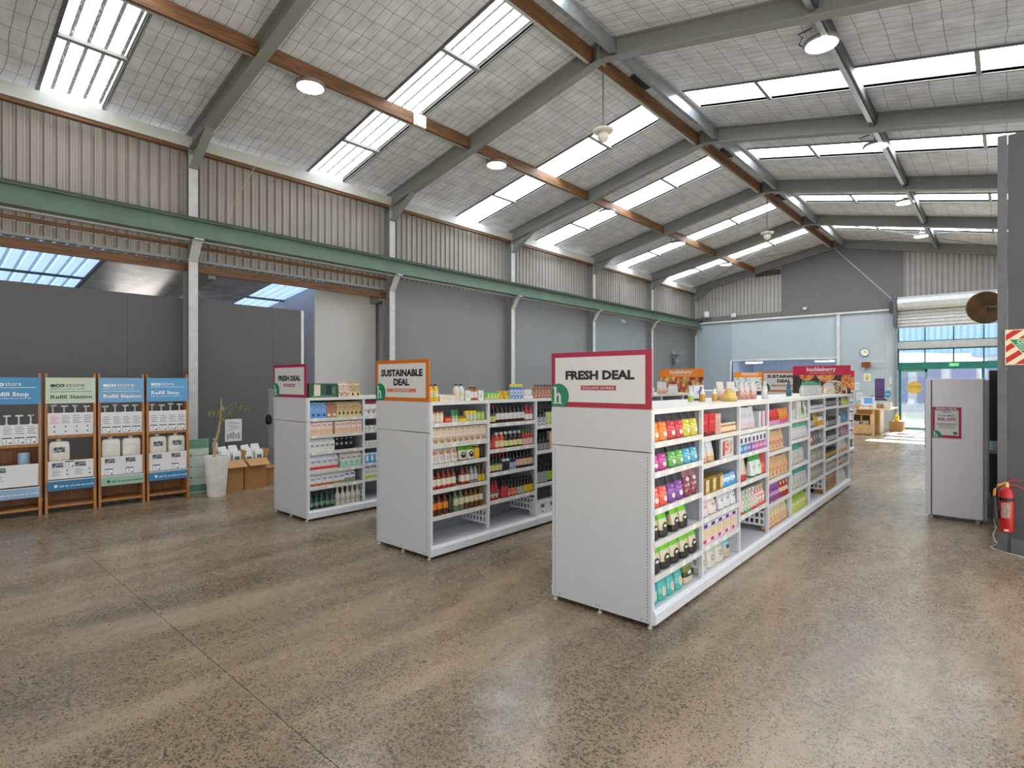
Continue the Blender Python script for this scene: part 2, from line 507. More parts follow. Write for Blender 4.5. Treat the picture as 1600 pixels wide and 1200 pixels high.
# left wall: columns, crane beam, corrugated cladding, grey boards, brick-free infill
wall_left = struct('wall_left')
def corr_wall_y(x, y0, y1, z0, z1, mat, name='cladding_sheet', parent=None, depth=0.045):
    mb = MB(); pr = corr_prof(y0, y1, depth, .15, CLADP)
    for (ya, da), (yb, db) in zip(pr[:-1], pr[1:]):
        mb.quad([(x + da, ya, z0), (x + db, yb, z0), (x + db, yb, z1), (x + da, ya, z1)])
    mb.quad([(x - .02, y0, z0), (x - .02, y0, z1), (x - .02, y1, z1), (x - .02, y1, z0)])
    return mb.build(name, mat, parent)
for b in range(len(FR) - 1):
    ya, yb = FR[b], FR[b + 1]
    ym = (ya + yb) / 2
    corr_wall_y(-10.56, ya, ym, 3.98, 5.66, M_clad, parent=wall_left)
    corr_wall_y(-10.56, ym, yb, 3.98, 5.66, M_clad, parent=wall_left)
    # upper and lower column
for y in FR:
    yy = min(y, YE - .13)
    mb = MB()
    w, d = 0.15, 0.26
    mb.box((-10.30, yy - w / 2, 4.05), (-10.286, yy + w / 2, 5.70))
    mb.box((-10.55, yy - w / 2, 4.05), (-10.536, yy + w / 2, 5.70))
    mb.box((-10.55, yy - .006, 4.05), (-10.29, yy + .006, 5.70))
    up = mb.build('column', M_steel, wall_left)
    mb = MB()
    mb.box((-10.30, yy - w / 2, 0), (-10.286, yy + w / 2, 3.70))
    mb.box((-10.55, yy - w / 2, 0), (-10.536, yy + w / 2, 4.05))
    mb.box((-10.55, yy - .006, 0), (-10.29, yy + .006, 4.05))
    lo = mb.build('column', M_steel, wall_left)
    mb = MB()
    mb.prism([(0, -w / 2, 0), (0, w / 2, 0), (.014, w / 2, 0), (.014, -w / 2, 0)], (-10.30, yy, 3.70), (-10.10, yy, 4.02))
    mb.quad([(-10.30, yy, 3.70), (-10.10, yy, 4.02), (-10.30, yy, 4.05)])
    mb.box((-10.40, yy - w / 2, 4.02), (-10.00, yy + w / 2, 4.045))
    mb.build('corbel', M_steel_l, lo)
    MB().box((-10.285, yy - w / 2 + .004, 0.0), (-10.281, yy + w / 2 - .004, 3.69)).build('column_face', P('#c9cac8', .5), lo)  # front flange coloured lighter for the light it catches
    MB().box((-10.285, yy - w / 2 + .004, 4.36), (-10.281, yy + w / 2 - .004, 5.5)).build('column_face', P('#bfc1bf', .5), up)
mb = MB()
y0, y1 = FR[0], YE - .05
mb.box((-10.25, y0, 4.05), (-10.00, y1, 4.065)); mb.box((-10.25, y0, 4.335), (-10.00, y1, 4.35))
mb.box((-10.13, y0, 4.065), (-10.115, y1, 4.335))
mb.build('crane_beam', M_green, wall_left)
MB().box((-10.27, y0, 4.351), (-9.985, y1, 4.378)).build('crane_rail', M_greend, wall_left)
MB().box((-10.27, y0, 4.026), (-10.20, y1, 4.05)).build('beam_packer', M_steel_l, wall_left)
# grey lining boards from the third column on
boards = {3: '#818283', 4: '#84878a', 5: '#8b9498', 6: '#7f8284'}  # one grey paint; bluish daylight put into the colour bay by bay
for b in range(3, 7):
    ya, yb = FR[b], FR[b + 1]
    MB().box((-10.58, ya, 0), (-10.50, yb, 4.04)).build('lining_board', P(boards[b], .7, var=.03, scale=1.5), wall_left)
# annex opening under the crane beam: girt, short cladding, channel, timber
ya, yb = FR[0], FR[3]
MB().box((-10.56, ya, 3.965), (-10.50, yb, 4.02)).build('girt', M_timber, wall_left)
corr_wall_y(-10.57, ya, yb, 3.78, 3.965, M_clad, parent=wall_left)
MB().box((-10.56, ya, 3.735), (-10.49, yb, 3.785)).build('channel', P('#8f918f', .5), wall_left)
corr_wall_y(-10.60, ya, yb, 3.70, 3.735, P('#777a7c', .5, .3), 'roof_flashing', wall_left, 0.05)
MB().box((-10.57, ya, 3.56), (-10.51, yb, 3.70)).build('girt', M_timber, wall_left)
# dark partition behind the columns
part = struct('wall_partition')
for y0, y1 in ((-4.6, -2.2), (-2.2, 0.2), (0.2, 2.6), (2.6, 5.0 - 0.0), (5.0, 5.575)):
    MB().box((-10.75, y0 + .0015, 0), (-10.65, y1 - .0015, 3.105)).build('partition_panel', M_dark, part)
MB().box((-10.755, 5.575, 0), (-10.645, 5.63, 3.11)).build('end_trim', P('#e0e0e0', .5), part)
MB().box((-10.645, -4.6, 0), (-10.63, 5.55, .07)).build('skirting_board', P('#4a4a4a', .6), part)

# lean-to annex behind the partition
annex = struct('wall_annex')
def zan(x): return 3.72 - (-10.55 - x) * 0.12
def an_box(x0, x1, y0, y1, name, mat, o0=0, o1=.04):
    mb = MB(); i = 0
    for (x, y, zo) in ((x0, y0, o0), (x1, y0, o0), (x1, y1, o0), (x0, y1, o0), (x0, y0, o1), (x1, y0, o1), (x1, y1, o1), (x0, y1, o1)):
        mb.v.append((x, y, zan(x) + zo))
    for f in ((3, 2, 1, 0), (4, 5, 6, 7), (0, 1, 5, 4), (1, 2, 6, 5), (2, 3, 7, 6), (3, 0, 4, 7)):
        mb.f.append(f); mb.m.append(0)
    return mb.build(name, mat, annex)
AN = [(-4.7, 0.9), (2.35, 5.20), (6.05, 7.7)]
M_foil = P('#a9abad', 0.4, 0.1, var=.35, scale=4, bmp=.6)
for a, c in AN: an_box(-14.6, -10.57, a, c, 'annex_roof_sheet', M_foil)
for a, c in ((0.9, 2.35), (5.20, 6.05)):
    for xa, xb in ((-14.6, -12.3), (-12.3, -10.57)):
        mb = MB(); pr = corr_prof(a, c)
        for (p, da), (q, db) in zip(pr[:-1], pr[1:]):
            mb.quad([(xa, p, zan(xa) + .02 + da), (xa, q, zan(xa) + .02 + db), (xb, q, zan(xb) + .02 + db), (xb, p, zan(xb) + .02 + da)])
        mb.build('skylight_pane', M_skyblue, annex)
    an_box(-12.32, -12.26, a - .02, c + .02, 'skylight_bar', P('#3d4248', .6), -.02, .01)
    an_box(-14.6, -10.57, c, c + .05, 'skylight_curb', P('#45494d', .6), -.02, .02)
for y in (3.86, 7.45): an_box(-14.6, -10.57, y - .06, y + .06, 'annex_rafter', M_steel, -.22, -.004)
MB().box((-14.7, -4.7, 0), (-14.6, 7.7, 3.6)).build('annex_back_wall', M_bluelit, annex)
MB().box((-14.6, 6.02, 0), (-10.95, 6.10, 3.72)).build('return_wall', M_bluelit, annex)
MB().box((-11.05, 6.03, 0), (-10.93, 7.55, 3.66)).build('cream_wall', M_cream, annex)
MB().box((-14.6, 7.68, 0), (-10.58, 7.76, 3.9)).build('annex_side_wall', M_cream, annex)  # unseen end wall added to stop sun leaking in
MB().box((-14.6, -4.78, 0), (-10.6, -4.7, 3.6)).build('annex_side_wall', M_bluelit, annex)

for y in (0.0, 4.0):  # unseen strip lamps added to brighten the annex roof
    MB().box((-14.58, y - .6, 2.55), (-14.50, y + .6, 2.63)).build('added_annex_light', EMIT('#fff6ea', 32.0, 'tube_glow'), annex)
# right wall (mostly out of view) and the dark grey boxed wall end
wall_right = struct('wall_right')  # pale for bounce; near bays left open to add side daylight
corr_wall_y(0.86, 7.64, 15.7, 0.0, 5.9, P('#d8d5cf', .5), parent=wall_right, depth=-.035)
corr_wall_y(0.86, 15.7, YE, 0.0, 5.9, P('#d8d5cf', .5), parent=wall_right, depth=-.035)
corr_wall_y(0.86, FR[0], 7.22, 4.2, 5.9, P('#d8d5cf', .5), parent=wall_right, depth=-.035)
pil = struct('wall_pillar')
mb = MB()
for x0, x1 in ((0.008, 0.128), (0.131, 0.50), (0.503, 0.845)):
    MB().box((x0, 7.25, 0.0), (x1, 7.62, 4.06)).build('wall_board', M_pillar, pil)
MB().box((-0.068, 7.246, 0.0), (0.006, 7.62, 4.065)).build('corner_trim', P('#5c5e61', .5), pil)
MB().box((0.03, 7.238, 0.0), (0.845, 7.25, .14)).build('skirting_board', P('#5e6062', .6), pil)

# unseen wall behind the camera, added to limit daylight; wide doorway left open
wall_front_added = struct('wall_front_added')
YF = FR[0] - .06
for x0, x1, zb in ((-10.5, -8.2, 0), (-8.2, -4.8, 3.7), (-4.8, -1.0, 3.7), (-1.0, .85, 0)):
    MB().box((x0, YF - .04, zb), (x1, YF, 5.75)).build('cladding_sheet', M_clad, wall_front_added)
mb = MB(); mb.prism([(-10.5, 0, 5.75), (.85, 0, 5.75), (.85, 0, zroof(.85) - .03), (XRG, 0, zroof(XRG) - .03), (-10.5, 0, zroof(-10.5) - .03)], (0, YF - .04, 0), (0, YF, 0)); mb.build('gable_sheet', M_clad, wall_front_added)

# ------------------------------------------------------------------ street end wall
wall_back = struct('wall_back')
def corr_wall_x(y, x0, x1, z0f, z1f, mat, name, parent, depth=0.045):
    mb = MB(); pr = corr_prof(x0, x1, depth, .15, CLADP)
    for (a, da), (c, dc) in zip(pr[:-1], pr[1:]):
        mb.quad([(a, y - da, z0f(a)), (c, y - dc, z0f(c)), (c, y - dc, z1f(c)), (a, y - da, z1f(a))])
    return mb.build(name, mat, parent)
roofz = lambda x: zroof(x) - .02
corr_wall_x(23.98, -10.5, -8.6, lambda x: 4.5, roofz, M_cladw, 'cladding_sheet', wall_back)
corr_wall_x(23.98, -8.6, -6.78, lambda x: 4.5, roofz, M_cladw, 'cladding_sheet', wall_back)
corr_wall_x(23.98, -2.73, -1.0, lambda x: 4.3, roofz, M_clad, 'cladding_sheet', wall_back)
corr_wall_x(23.98, -1.0, 0.95, lambda x: 4.3, roofz, M_clad, 'cladding_sheet', wall_back)
mb = MB()
mb.quad([(-6.78, 23.93, 4.28), (-2.73, 23.93, 4.28), (-2.73, 23.93, roofz(-2.73)), (XRG, 23.93, roofz(XRG)), (-6.78, 23.93, roofz(-6.78))])
mb.quad([(-6.78, 24.03, 4.28), (-6.78, 24.03, roofz(-6.78)), (XRG, 24.03, roofz(XRG)), (-2.73, 24.03, roofz(-2.73)), (-2.73, 24.03, 4.28)])
mb.quad([(-6.78, 23.93, 4.28), (-6.78, 23.93, roofz(-6.78)), (-6.78, 24.03, roofz(-6.78)), (-6.78, 24.03, 4.28)])
mb.quad([(-2.73, 23.93, 4.28), (-2.73, 24.03, 4.28), (-2.73, 24.03, roofz(-2.73)), (-2.73, 23.93, roofz(-2.73))])
mb.build('gable_board', P('#696867', .7, var=.03), wall_back)
MB().box((-10.5, 23.90, 4.28), (-6.78, 24.0, 4.50)).build('gable_board', P('#6c6b69', .7), wall_back)
MB().box((-7.75, 23.88, 6.02), (-6.80, 23.97, 6.22)).build('gable_timber', P('#4a3a2e', .7), wall_back)
MB().box((-10.1, 23.80, 4.225), (-3.15, 23.93, 4.285)).build('rail', P('#d5d7d6', .5), wall_back)
M_bg = M_bluegrey
MB().box((-10.5, 23.90, 0), (-8.95, 24.02, 4.225)).build('wall_board', P('#a4b1ba', .65, var=.03), wall_back)
MB().box((-8.947, 23.90, 0), (-8.74, 24.02, 4.225)).build('wall_board', P('#a4b1ba', .65, var=.03), wall_back)
MB().box((-8.737, 23.90, 2.62), (-4.80, 24.02, 4.225)).build('wall_board', M_bg, wall_back)
MB().box((-4.70, 23.90, 0), (-3.28, 24.02, 4.225)).build('wall_board', M_bg, wall_back)
MB().box((-3.277, 23.90, 0), (-2.98, 24.02, 4.225)).build('wall_board', M_bg, wall_back)
MB().box((-4.80, 23.82, 0), (-4.69, 24.02, 4.225)).build('wall_post', P('#cfd2d3', .5), wall_back)
MB().box((-8.74, 23.86, 2.56), (-4.80, 24.02, 2.62)).build('opening_trim', P('#d5d8da', .5), wall_back)
MB().box((-8.80, 23.86, 0), (-8.74, 24.02, 2.62)).build('opening_trim', P('#d5d8da', .5), wall_back)
MB().box((-2.98, 23.80, 0), (-2.90, 24.02, 4.1)).build('roller_track', M_galv, wall_back)
# lit back room beyond the opening
backroom = struct('wall_backroom')
MB().box((-9.2, 28.0, 0), (-4.2, 28.1, 3.2)).build('room_wall', P('#bccbdf', .7), backroom)
MB().box((-9.3, 24.02, 0), (-9.2, 28.0, 3.2)).build('room_wall', P('#bccbdf', .7), backroom)
MB().box((-4.2, 24.03, 0), (-4.1, 28.0, 3.2)).build('room_wall', P('#bccbdf', .7), backroom)
MB().box((-9.3, 24.03, 3.0), (-4.1, 28.0, 3.1)).build('room_ceiling', P('#c9d4e4', .7), backroom)
MB().box((-9.3, 24.07, -.1), (-4.1, 28.0, 0)).build('room_floor', M_floor, backroom)

# ------------------------------------------------------------------ shop front with roller door
door = struct('door_1')
MB().box((-2.90, 23.92, 2.12), (0.85, 24.02, 2.33)).build('header', P('#1f7468', .45), door)
MB().box((-2.90, 23.90, 2.85), (0.85, 24.02, 3.09)).build('transom', P('#b6bab9', .5), door)
MB().box((-2.90, 23.88, 2.83), (0.85, 24.0, 2.85)).build('transom_edge', P('#6f7678', .5), door)
M_fr = P('#1d6a70', .45)
for z0, z1 in ((2.33, 2.83), (3.09, 3.64)):
    MB().box((-2.90, 23.94, z1 - .03), (.85, 24.0, z1)).build('glazing_bar', M_fr, door)
    MB().box((-2.90, 23.94, z0), (.85, 24.0, z0 + .03)).build('glazing_bar', M_fr, door)
    for x in (-2.88, -2.12, -1.34, -0.56, 0.22):
        MB().box((x - .02, 23.94, z0), (x + .02, 24.0, z1)).build('glazing_bar', M_fr, door)
    for x0, x1 in ((-2.86, -2.14), (-2.10, -1.36), (-1.32, -.58), (-.54, .20)):
        MB().box((x0, 23.965, z0 + .03), (x1, 23.973, z1 - .03)).build('pane', M_glass, door)
# glazed leaf at the jamb side
leaf = obj('door_leaf', MB().box((-2.88, 23.95, 0.0), (-2.80, 24.0, 2.12)).mesh('door_leaf', M_fr), door)
for a, c in (((-2.80, 23.955, 0.0), (-2.06, 23.995, .09)), ((-2.80, 23.955, 2.03), (-2.06, 23.995, 2.12)), ((-2.12, 23.955, 0), (-2.05, 23.995, 2.12))):
    MB().box(a, c).build('stile', P('#5f9a8c', .45), leaf)
MB().box((-2.80, 23.972, .09), (-2.12, 23.978, 2.03)).build('pane', M_glass, leaf)
mb = MB(); N = 8
mb.quad([(-2.42 + .23 * math.cos(math.pi * (k + .5) / 4), 23.966, 1.48 + .23 * math.sin(math.pi * (k + .5) / 4)) for k in range(N)])
mb.quad([(-2.42 + .23 * math.cos(-math.pi * (k + .5) / 4), 23.970, 1.48 + .23 * math.sin(-math.pi * (k + .5) / 4)) for k in range(N)])
mb.build('gold_sticker', P('#cfae54', .4), leaf)
for z in (1.52, 1.46): MB().box((-2.62, 23.963, z), (-2.22, 23.965, z + .012)).build('sticker_stripe', P('#8a7433', .5), leaf)
MB().box((-0.62, 23.95, 0), (-.54, 24.0, 2.12)).build('door_jamb', M_fr, door)
MB().box((-.54, 23.972, .05), (.80, 23.978, 2.12)).build('pane', M_glass, door)
# roller door rolled up over the shop front
roll = struct('door_2')
mb = MB(); 
def roller_profile(z0, z1, y, pitch=.117):
    pts = []; z = z0
    while z < z1 - .001:
        pts += [(y, z), (y - .045, z + pitch * .25), (y - .045, z + pitch * .65), (y, z + pitch * .9)]; z += pitch
    pts.append((y, z1)); return pts
pr = roller_profile(3.60, 4.30, 23.80)
for (ya, za), (yb, zb) in zip(pr[:-1], pr[1:]):
    mb.quad([(-2.90, ya, za), (.85, ya, za), (.85, yb, zb), (-2.90, yb, zb)])
mb.quad([(-2.90, 23.83, 3.60), (-2.90, 23.83, 4.3), (.85, 23.83, 4.3), (.85, 23.83, 3.6)])
mb.build('curtain', P('#d2d2d1', .4, .1), roll)
MB().box((-2.90, 23.76, 3.57), (.85, 23.84, 3.61)).build('bottom_rail', P('#9d9b98', .5), roll)
mb = MB(); NN = 20; r = .24
pf = []
for k in range(NN):
    rr = r - (.012 if k % 2 else 0)
    pf.append((0, rr * math.cos(2 * math.pi * k / NN), rr * math.sin(2 * math.pi * k / NN)))
mb.prism(pf, (-2.86, 23.68, 4.42), (.85, 23.68, 4.42))
mb.build('roller_drum', P('#c9cdce', .45, .15, var=.08), roll)
MB().box((-2.98, 23.45, 3.62), (-2.88, 23.86, 4.62)).build('end_bracket', P('#55585b', .5), roll)
MB().tube([(-3.02, 23.62, 4.50), (-2.62, 23.62, 4.50)], .12, 10).build('drive_motor', P('#2f63b8', .4), roll)
MB().box((-3.10, 23.5, 4.1), (-2.99, 23.7, 4.5)).build('control_box', P('#3b3d40', .5), roll)

# ------------------------------------------------------------------ street outside
outside = struct('ground_street')
MB().box((-30, 24.06, -.16), (30, 60, -.02)).build('paving', P('#cfccc6', .8, var=.06), outside)
MB().box((2.2, -40, -.18), (40, 24.05, -.04)).build('yard_paving', P('#b9b6b0', .8, var=.06), outside)
MB().box((-40, -40, -.18), (2.2, -9.0, -.04)).build('yard_paving', P('#b9b6b0', .8, var=.06), outside)
house = thing('street_building', 'pale ribbed building across the street behind the glazed shop front', 'building', (0, 41, -.02))
mb = MB()
for k in range(90):
    x = -16 + k * .3
    mb.box((x, 0, 3.2), (x + .2, .3, 7.2)); mb.box((x + .2, .05, 3.2), (x + .3, .3, 7.2))
mb.build('upper_cladding', P('#9fbcdf', .6), house)
MB().box((-16, .0, 0), (-9.2, .3, 3.2)).build('lower_wall', P('#d8d9dc', .7), house)
MB().box((-9.2, .15, 0), (11, .3, 3.2)).build('lower_wall', P('#bfc4ce', .7), house)
for k in range(8):
    x = -8.8 + k * 1.6
    f = MB().box((x, .02, .5), (x + 1.1, .14, 2.9)).build('shutter', P('#7c84a6', .6), house)
MB().box((-16.2, -.4, 3.0), (-1.5, .1, 3.35)).build('parapet', P('#eceff2', .6), house)
can = thing('street_canopy', 'white curved canopy roof beyond the shop door', 'canopy', (-4.2, 33.0, -.02))
mb = MB()
for k in range(10):
    a0, a1 = math.pi * k / 10, math.pi * (k + 1) / 10
    mb.quad([(3.6 * math.cos(a0), -1, 2.55 + .55 * math.sin(a0)), (3.6 * math.cos(a1), -1, 2.55 + .55 * math.sin(a1)), (3.6 * math.cos(a1), 2, 2.55 + .55 * math.sin(a1)), (3.6 * math.cos(a0), 2, 2.55 + .55 * math.sin(a0))])
    mb.quad([(3.6 * math.cos(a0), -1, 2.5), (3.6 * math.cos(a1), -1, 2.5), (3.6 * math.cos(a1), -1, 2.55 + .55 * math.sin(a1)), (3.6 * math.cos(a0), -1, 2.55 + .55 * math.sin(a0))])
mb.build('canopy_roof', P('#f2f2f0', .6), can)
for x in (-3.4, 3.4): MB().box((x - .06, -.9, 0), (x + .06, -.78, 2.56)).build('canopy_post', P('#c9ccd0', .5), can)

# ------------------------------------------------------------------ lamps and things hung from the roof
M_lampglow = EMIT('#fff6e6', LAMP, 'lamp_glow')
M_lampbody = P('#8c8984', .4, .3)
ORD = ['first', 'second', 'third', 'fourth', 'fifth', 'sixth', 'seventh', 'eighth', 'ninth', 'tenth', 'eleventh', 'twelfth', 'thirteenth', 'fourteenth', 'fifteenth', 'sixteenth', 'seventeenth', 'eighteenth', 'nineteenth', 'twentieth']
def lamp_proto():
    t = tag(empty('ceiling_lamp'), 'x', 'lamp', 'round ceiling lamps')
    MB().lathe([(0.20, 0), (0.225, .02), (0.22, .05), (.10, .075), (.05, .12)], 24).build('lamp_housing', M_lampbody, t, smooth=True)
    MB().lathe([(0.195, -.006), (0.195, -.001)], 24).build('diffuser', M_lampglow, t)
    MB().tube([(0, 0, .10), (-.03, .0, .16), (-.02, 0, .20)], .012, 6).build('bracket', P('#777a78', .5), t)
    MB().tube([(-.19, 0, .03), (-.27, -.02, .10), (-.22, -.05, .17), (-.27, -.08, .21), (-.10, -.06, .24)], .009, 5).build('flex', M_black, t)
    return t
lp = lamp_proto(); firstlamp = True
for side, pts in (('timber', [(-7.93, 4.30), (-7.90, 8.41), (-7.90, 12.69), (-7.93, 17.02), (-7.98, 21.23)]), ('steel', [(-1.86, 8.35), (-1.88, 12.67), (-1.92, 17.12), (-1.98, 21.43)])):
    for k, (x, y) in enumerate(pts):
        o = lp if firstlamp else dup(lp); firstlamp = False
        o.location = (x, y, zroof(x) - .24)
        o['label'] = '%s round ceiling lamp along the %s purlin, counted from the near end' % (ORD[k], 'brown timber' if side == 'timber' else 'grey steel')
def bell(y, z, lab):
    t = thing('hanging_alarm', lab, 'alarm', (-4.98, y, z), 0, 'white globe alarms on rods')
    MB().lathe([(.155, .165), (.17, .18), (.165, .205), (.06, .235), (.02, .245)], 20).build('dish', P('#e3ded2', .4), t, smooth=True)
    pr = [(0.001, 0)] + [(.095 * math.sin(math.pi * k / 9), .095 - .095 * math.cos(math.pi * k / 9)) for k in range(1, 9)] + [(.05, .18)]
    MB().lathe(pr, 16).build('globe', P('#ded8ca', .35), t, smooth=True)
    MB().tube([(0, 0, .24), (0, 0, 6.93 - z)], .013, 6).build('rod', P('#7a7975', .5), t)
bell(7.87, 5.62, 'white globe under a dish hanging on a rod at the near ridge beam')
bell(16.28, 5.62, 'small white globe on a rod hanging far down the ridge beam')
t = thing('emergency_light', 'white square emergency light on the timber purlin under a skylight', 'light', (-7.76, 6.26, 6.26))
MB().box((-.0, -.13, -.10), (.05, .13, .12)).build('housing', P('#e6e7e2', .4), t, bevel=.01)
MB().lathe([(.05, 0), (.06, .03), (.055, .07)], 12, c=(.02, -.02, .12)).build('lamp_head', P('#cfd1cc', .3), t, smooth=True)
t = thing('pull_cord', 'thin pale cord hanging slack beside the near ceiling lamp', 'cord', (0, 0, 0))
MB().tube([(-7.72, 4.25, 6.21), (-8.5, 4.15, 5.75), (-9.3, 4.05, 5.2), (-10.0, 3.98, 4.70), (-10.18, 3.97, 4.375)], .005, 4).build('cord', P('#cdbf9f', .6), t)
t = thing('roller_door_cable', 'pale cable running from the far roof apex down to the roller door', 'cable', (0, 0, 0))
MB().tube([(-4.85, 23.75, 6.70), (-4.0, 23.72, 5.72), (-3.05, 23.62, 4.62)], .012, 4).build('cable', P('#c9c6bf', .6), t)

# ------------------------------------------------------------------ refill stands along the dark wall
STX = lambda y: -9.02 + .089 * (y - .91)
STROT = -math.atan(.089)
def board_text(parent, lines, x):
    for (body, size, y, z, mat, bold, fit) in lines:
        text(body, size, (x, y, z), mat, parent, 'E', 'LEFT', bold, 'lettering', 1, fit)
M_ink = P('#33403a', .6); M_wink = P('#f4f7f8', .6)
M_panel = P('#e3e1e2', .45, var=.02)
M_notes = [P('#eeeeee', .6), P('#23262a', .6), P('#a9adbb', .6), P('#e6a2a6', .6), PRINT(('#2c2f33', '#6c7278', '#aeb4bb', '#41464c'), 40)]
def _ticket():
    """a small price ticket: white card, dark head, outline and ticks printed on it"""
    mb = MB(); w, h, t = .088, .075, .0012
    Y = [0, .003, w * .38, w * .46, w * .76, w * .9, w - .003, w]; Z = [0, .003, .02, .045, .062, h]
    for j in range(5):
        for i in range(7):
            m = 1 if (i in (0, 6) or j in (0, 4) or (i == 2 and j == 2) or (i == 4 and j == 1)) else 0
            mb.quad([(t, Y[i], Z[j]), (t, Y[i + 1], Z[j]), (t, Y[i + 1], Z[j + 1]), (t, Y[i], Z[j + 1])], m)
    return mb.mesh('price_ticket', M_notes[:2])
def _info(col):
    """printed paragraph lines on white card"""
    mb = MB(); Z = [0, .014, .028, .042, .056, .070, .084, .098, .110]
    for j in range(8):
        e = .085 - .018 * ((j // 2) % 2)
        mb.quad([(.0008, 0, Z[j]), (.0008, e, Z[j]), (.0008, e, Z[j + 1]), (.0008, 0, Z[j + 1])], j % 2)
        mb.quad([(.0008, e, Z[j]), (.0008, .09, Z[j]), (.0008, .09, Z[j + 1]), (.0008, e, Z[j + 1])], 0)
    return mb.mesh('info_print', [M_panel, M_notes[col]])
TICKET = _ticket(); INFO = _info(2); INFO_R = _info(3)
PHOTO = MB().box((0, 0, 0), (.001, .11, .06)).mesh('photo_print', M_notes[4])
_m = MB(); _m.quad([(0, .009 * math.cos(q * math.pi / 5), .009 * math.sin(q * math.pi / 5)) for q in range(10)])
HOLE = _m.mesh('panel_hole', M_black)
def refill_stand(k, y0, label, hcol, ink, l2, l2b, tag_w, scol, sink, z):
    """origin at the front near foot; x towards the room is +, y along the wall"""
    W = .52
    t = thing('refill_stand', label, 'display stand', (STX(y0), y0, 0), STROT, 'timber refill stands')
    lean = .075
    for y in (0, W - .028):
        mb = MB(); i = 0
        front = lambda zz: -lean * zz / 1.77
        prof = [(front(0), 0), (front(1.77), 1.77), (front(1.77) - .13, 1.77), (-.42, 0)]
        mb.quad([(a, y, b) for a, b in prof]); mb.quad([(a, y + .028, b) for a, b in reversed(prof)])
        for (a, b), (c, d) in zip(prof, prof[1:] + prof[:1]):
            mb.quad([(a, y, b), (a, y + .028, b), (c, y + .028, d), (c, y, d)])
        mb.build('side_panel', M_wood, t)
    fx = lambda zz: -lean * zz / 1.77
    for zz, d in ((z['shelf1'], .30), (z['shelf2'], .34), (.10, .36)):
        MB().box((fx(zz) - d, .029, zz - .03), (fx(zz) - .012, W - .029, zz)).build('shelf', M_wood, t)
    if z.get('back'):
        MB().box((-.40, .03, .10), (-.385, W - .03, z['back'])).build('back_panel', M_woodin, t)
    else:
        MB().box((-.40, .03, .10), (-.385, W - .03, .22)).build('back_panel', M_woodin, t)
    # header board
    x = fx(1.55) + .012
    hb = MB().box((x - .02, .008, 1.385), (x, W - .008, 1.715)).build('header_board', P(hcol, .4, var=.02), t)
    st_ = l2 == 'Refill Station'
    ze = 1.597 if st_ else 1.612
    board_text(hb, [('eco', .076, .052, ze, ink, .035, .145 if st_ else .122), ('store', .076, .205 if st_ else .180, ze, ink, -.004, .190 if st_ else .150)], x + .001)
    if tag_w: text('Refill for you and our world', .026, (x + .001, .056, 1.563), ink, hb, 'E', 'LEFT', 0, 'lettering', 1, .33)
    yl = 1.532 if tag_w else 1.588
    MB().box((x, .052, yl), (x + .0012, W - .05, yl + .0055)).build('header_rule', ink, hb)
    text(l2, .062 if st_ else .068, (x + .001, .054, 1.448 if st_ else 1.487), ink, hb, 'E', 'LEFT', .02, 'lettering', 1, .42 if st_ else .345)
    if l2b: text(l2b, .024, (x + .001, .054, 1.452), ink, hb, 'E', 'LEFT', 0, 'lettering', 1, .37)
    # upper white front panel with printed tickets
    x = fx(z['p1'][0]) - .012
    up = MB().box((x - .012, .030, z['p1'][0]), (x, W - .030, z['p1'][1])).build('front_panel', M_panel, t)
    for q in range(4):
        y = .045 + q * .112
        if k == 1:
            for dz in (.045, .11): obj('panel_hole', HOLE, up, (x + .002, y + .05, z['p1'][0] + dz))
            obj('info_print', INFO_R if q == 0 else INFO, up, (x, y + .01, z['p1'][0] + .14))
        else:
            obj('info_print', INFO, up, (x, y + .008, z['p1'][0] + .115))
            obj('price_ticket', TICKET, up, (x, y, z['p1'][0] + .015))
    # lower white front panel
    x = fx(z['p2'][0]) - .010
    lo = MB().box((x - .012, .030, z['p2'][0]), (x, W - .030, z['p2'][1])).build('front_panel', M_panel, t)
    for q in range(2 if k != 0 else 1):
        y = (.07 + q * .23) if k else .08
        obj('photo_print', PHOTO, lo, (x, y, z['p2'][1] - .085))
        if k in (0, 1): obj('info_print', INFO, lo, (x, y, z['p2'][1] - .20), ).scale = (1, 1, .8)
        if k in (2, 3): obj('price_ticket', TICKET, lo, (x, y, z['p2'][0] + .012))
    if k == 1:
        obj('price_ticket', TICKET, lo, (x, .20, z['p2'][1] - .085))
        for yy in (.22, .45):
            for dz in (.05, .105): obj('panel_hole', HOLE, lo, (x + .002, yy, z['p2'][0] + dz))
    # coloured strip along the lower shelf
    x = fx(z['st'][0]) + .022
    st = MB().box((x - .03, .024, z['st'][0]), (x, W - .02, z['st'][1])).build('strip_board', P(scol, .4, var=.03), t)
    text('\u2665 safer for you and our world', .040, (x + .001, .085, z['st'][0] + .040), sink, st, 'E', 'LEFT', .01, 'lettering', .78)
    MB().box((x - .03, .024, z['st'][1]), (x, W - .02, z['st'][1] + .008)).build('strip_ledge', M_panel, st)
    return t
Z0 = dict(shelf1=.885, shelf2=.63, p1=(.89, 1.135), p2=(.375, .645), st=(.235, .352), back=.86)
Z1 = dict(shelf1=.975, shelf2=.645, p1=(.98, 1.265), p2=(.425, .655), st=(.285, .405), back=None)
Z2 = dict(shelf1=.965, shelf2=.645, p1=(.97, 1.255), p2=(.415, .66), st=(.28, .40), back=.58)
Z3 = dict(shelf1=.965, shelf2=.645, p1=(.97, 1.255), p2=(.415, .67), st=(.285, .40), back=.58)
SY = [.775, 1.325, 1.865, 2.405]
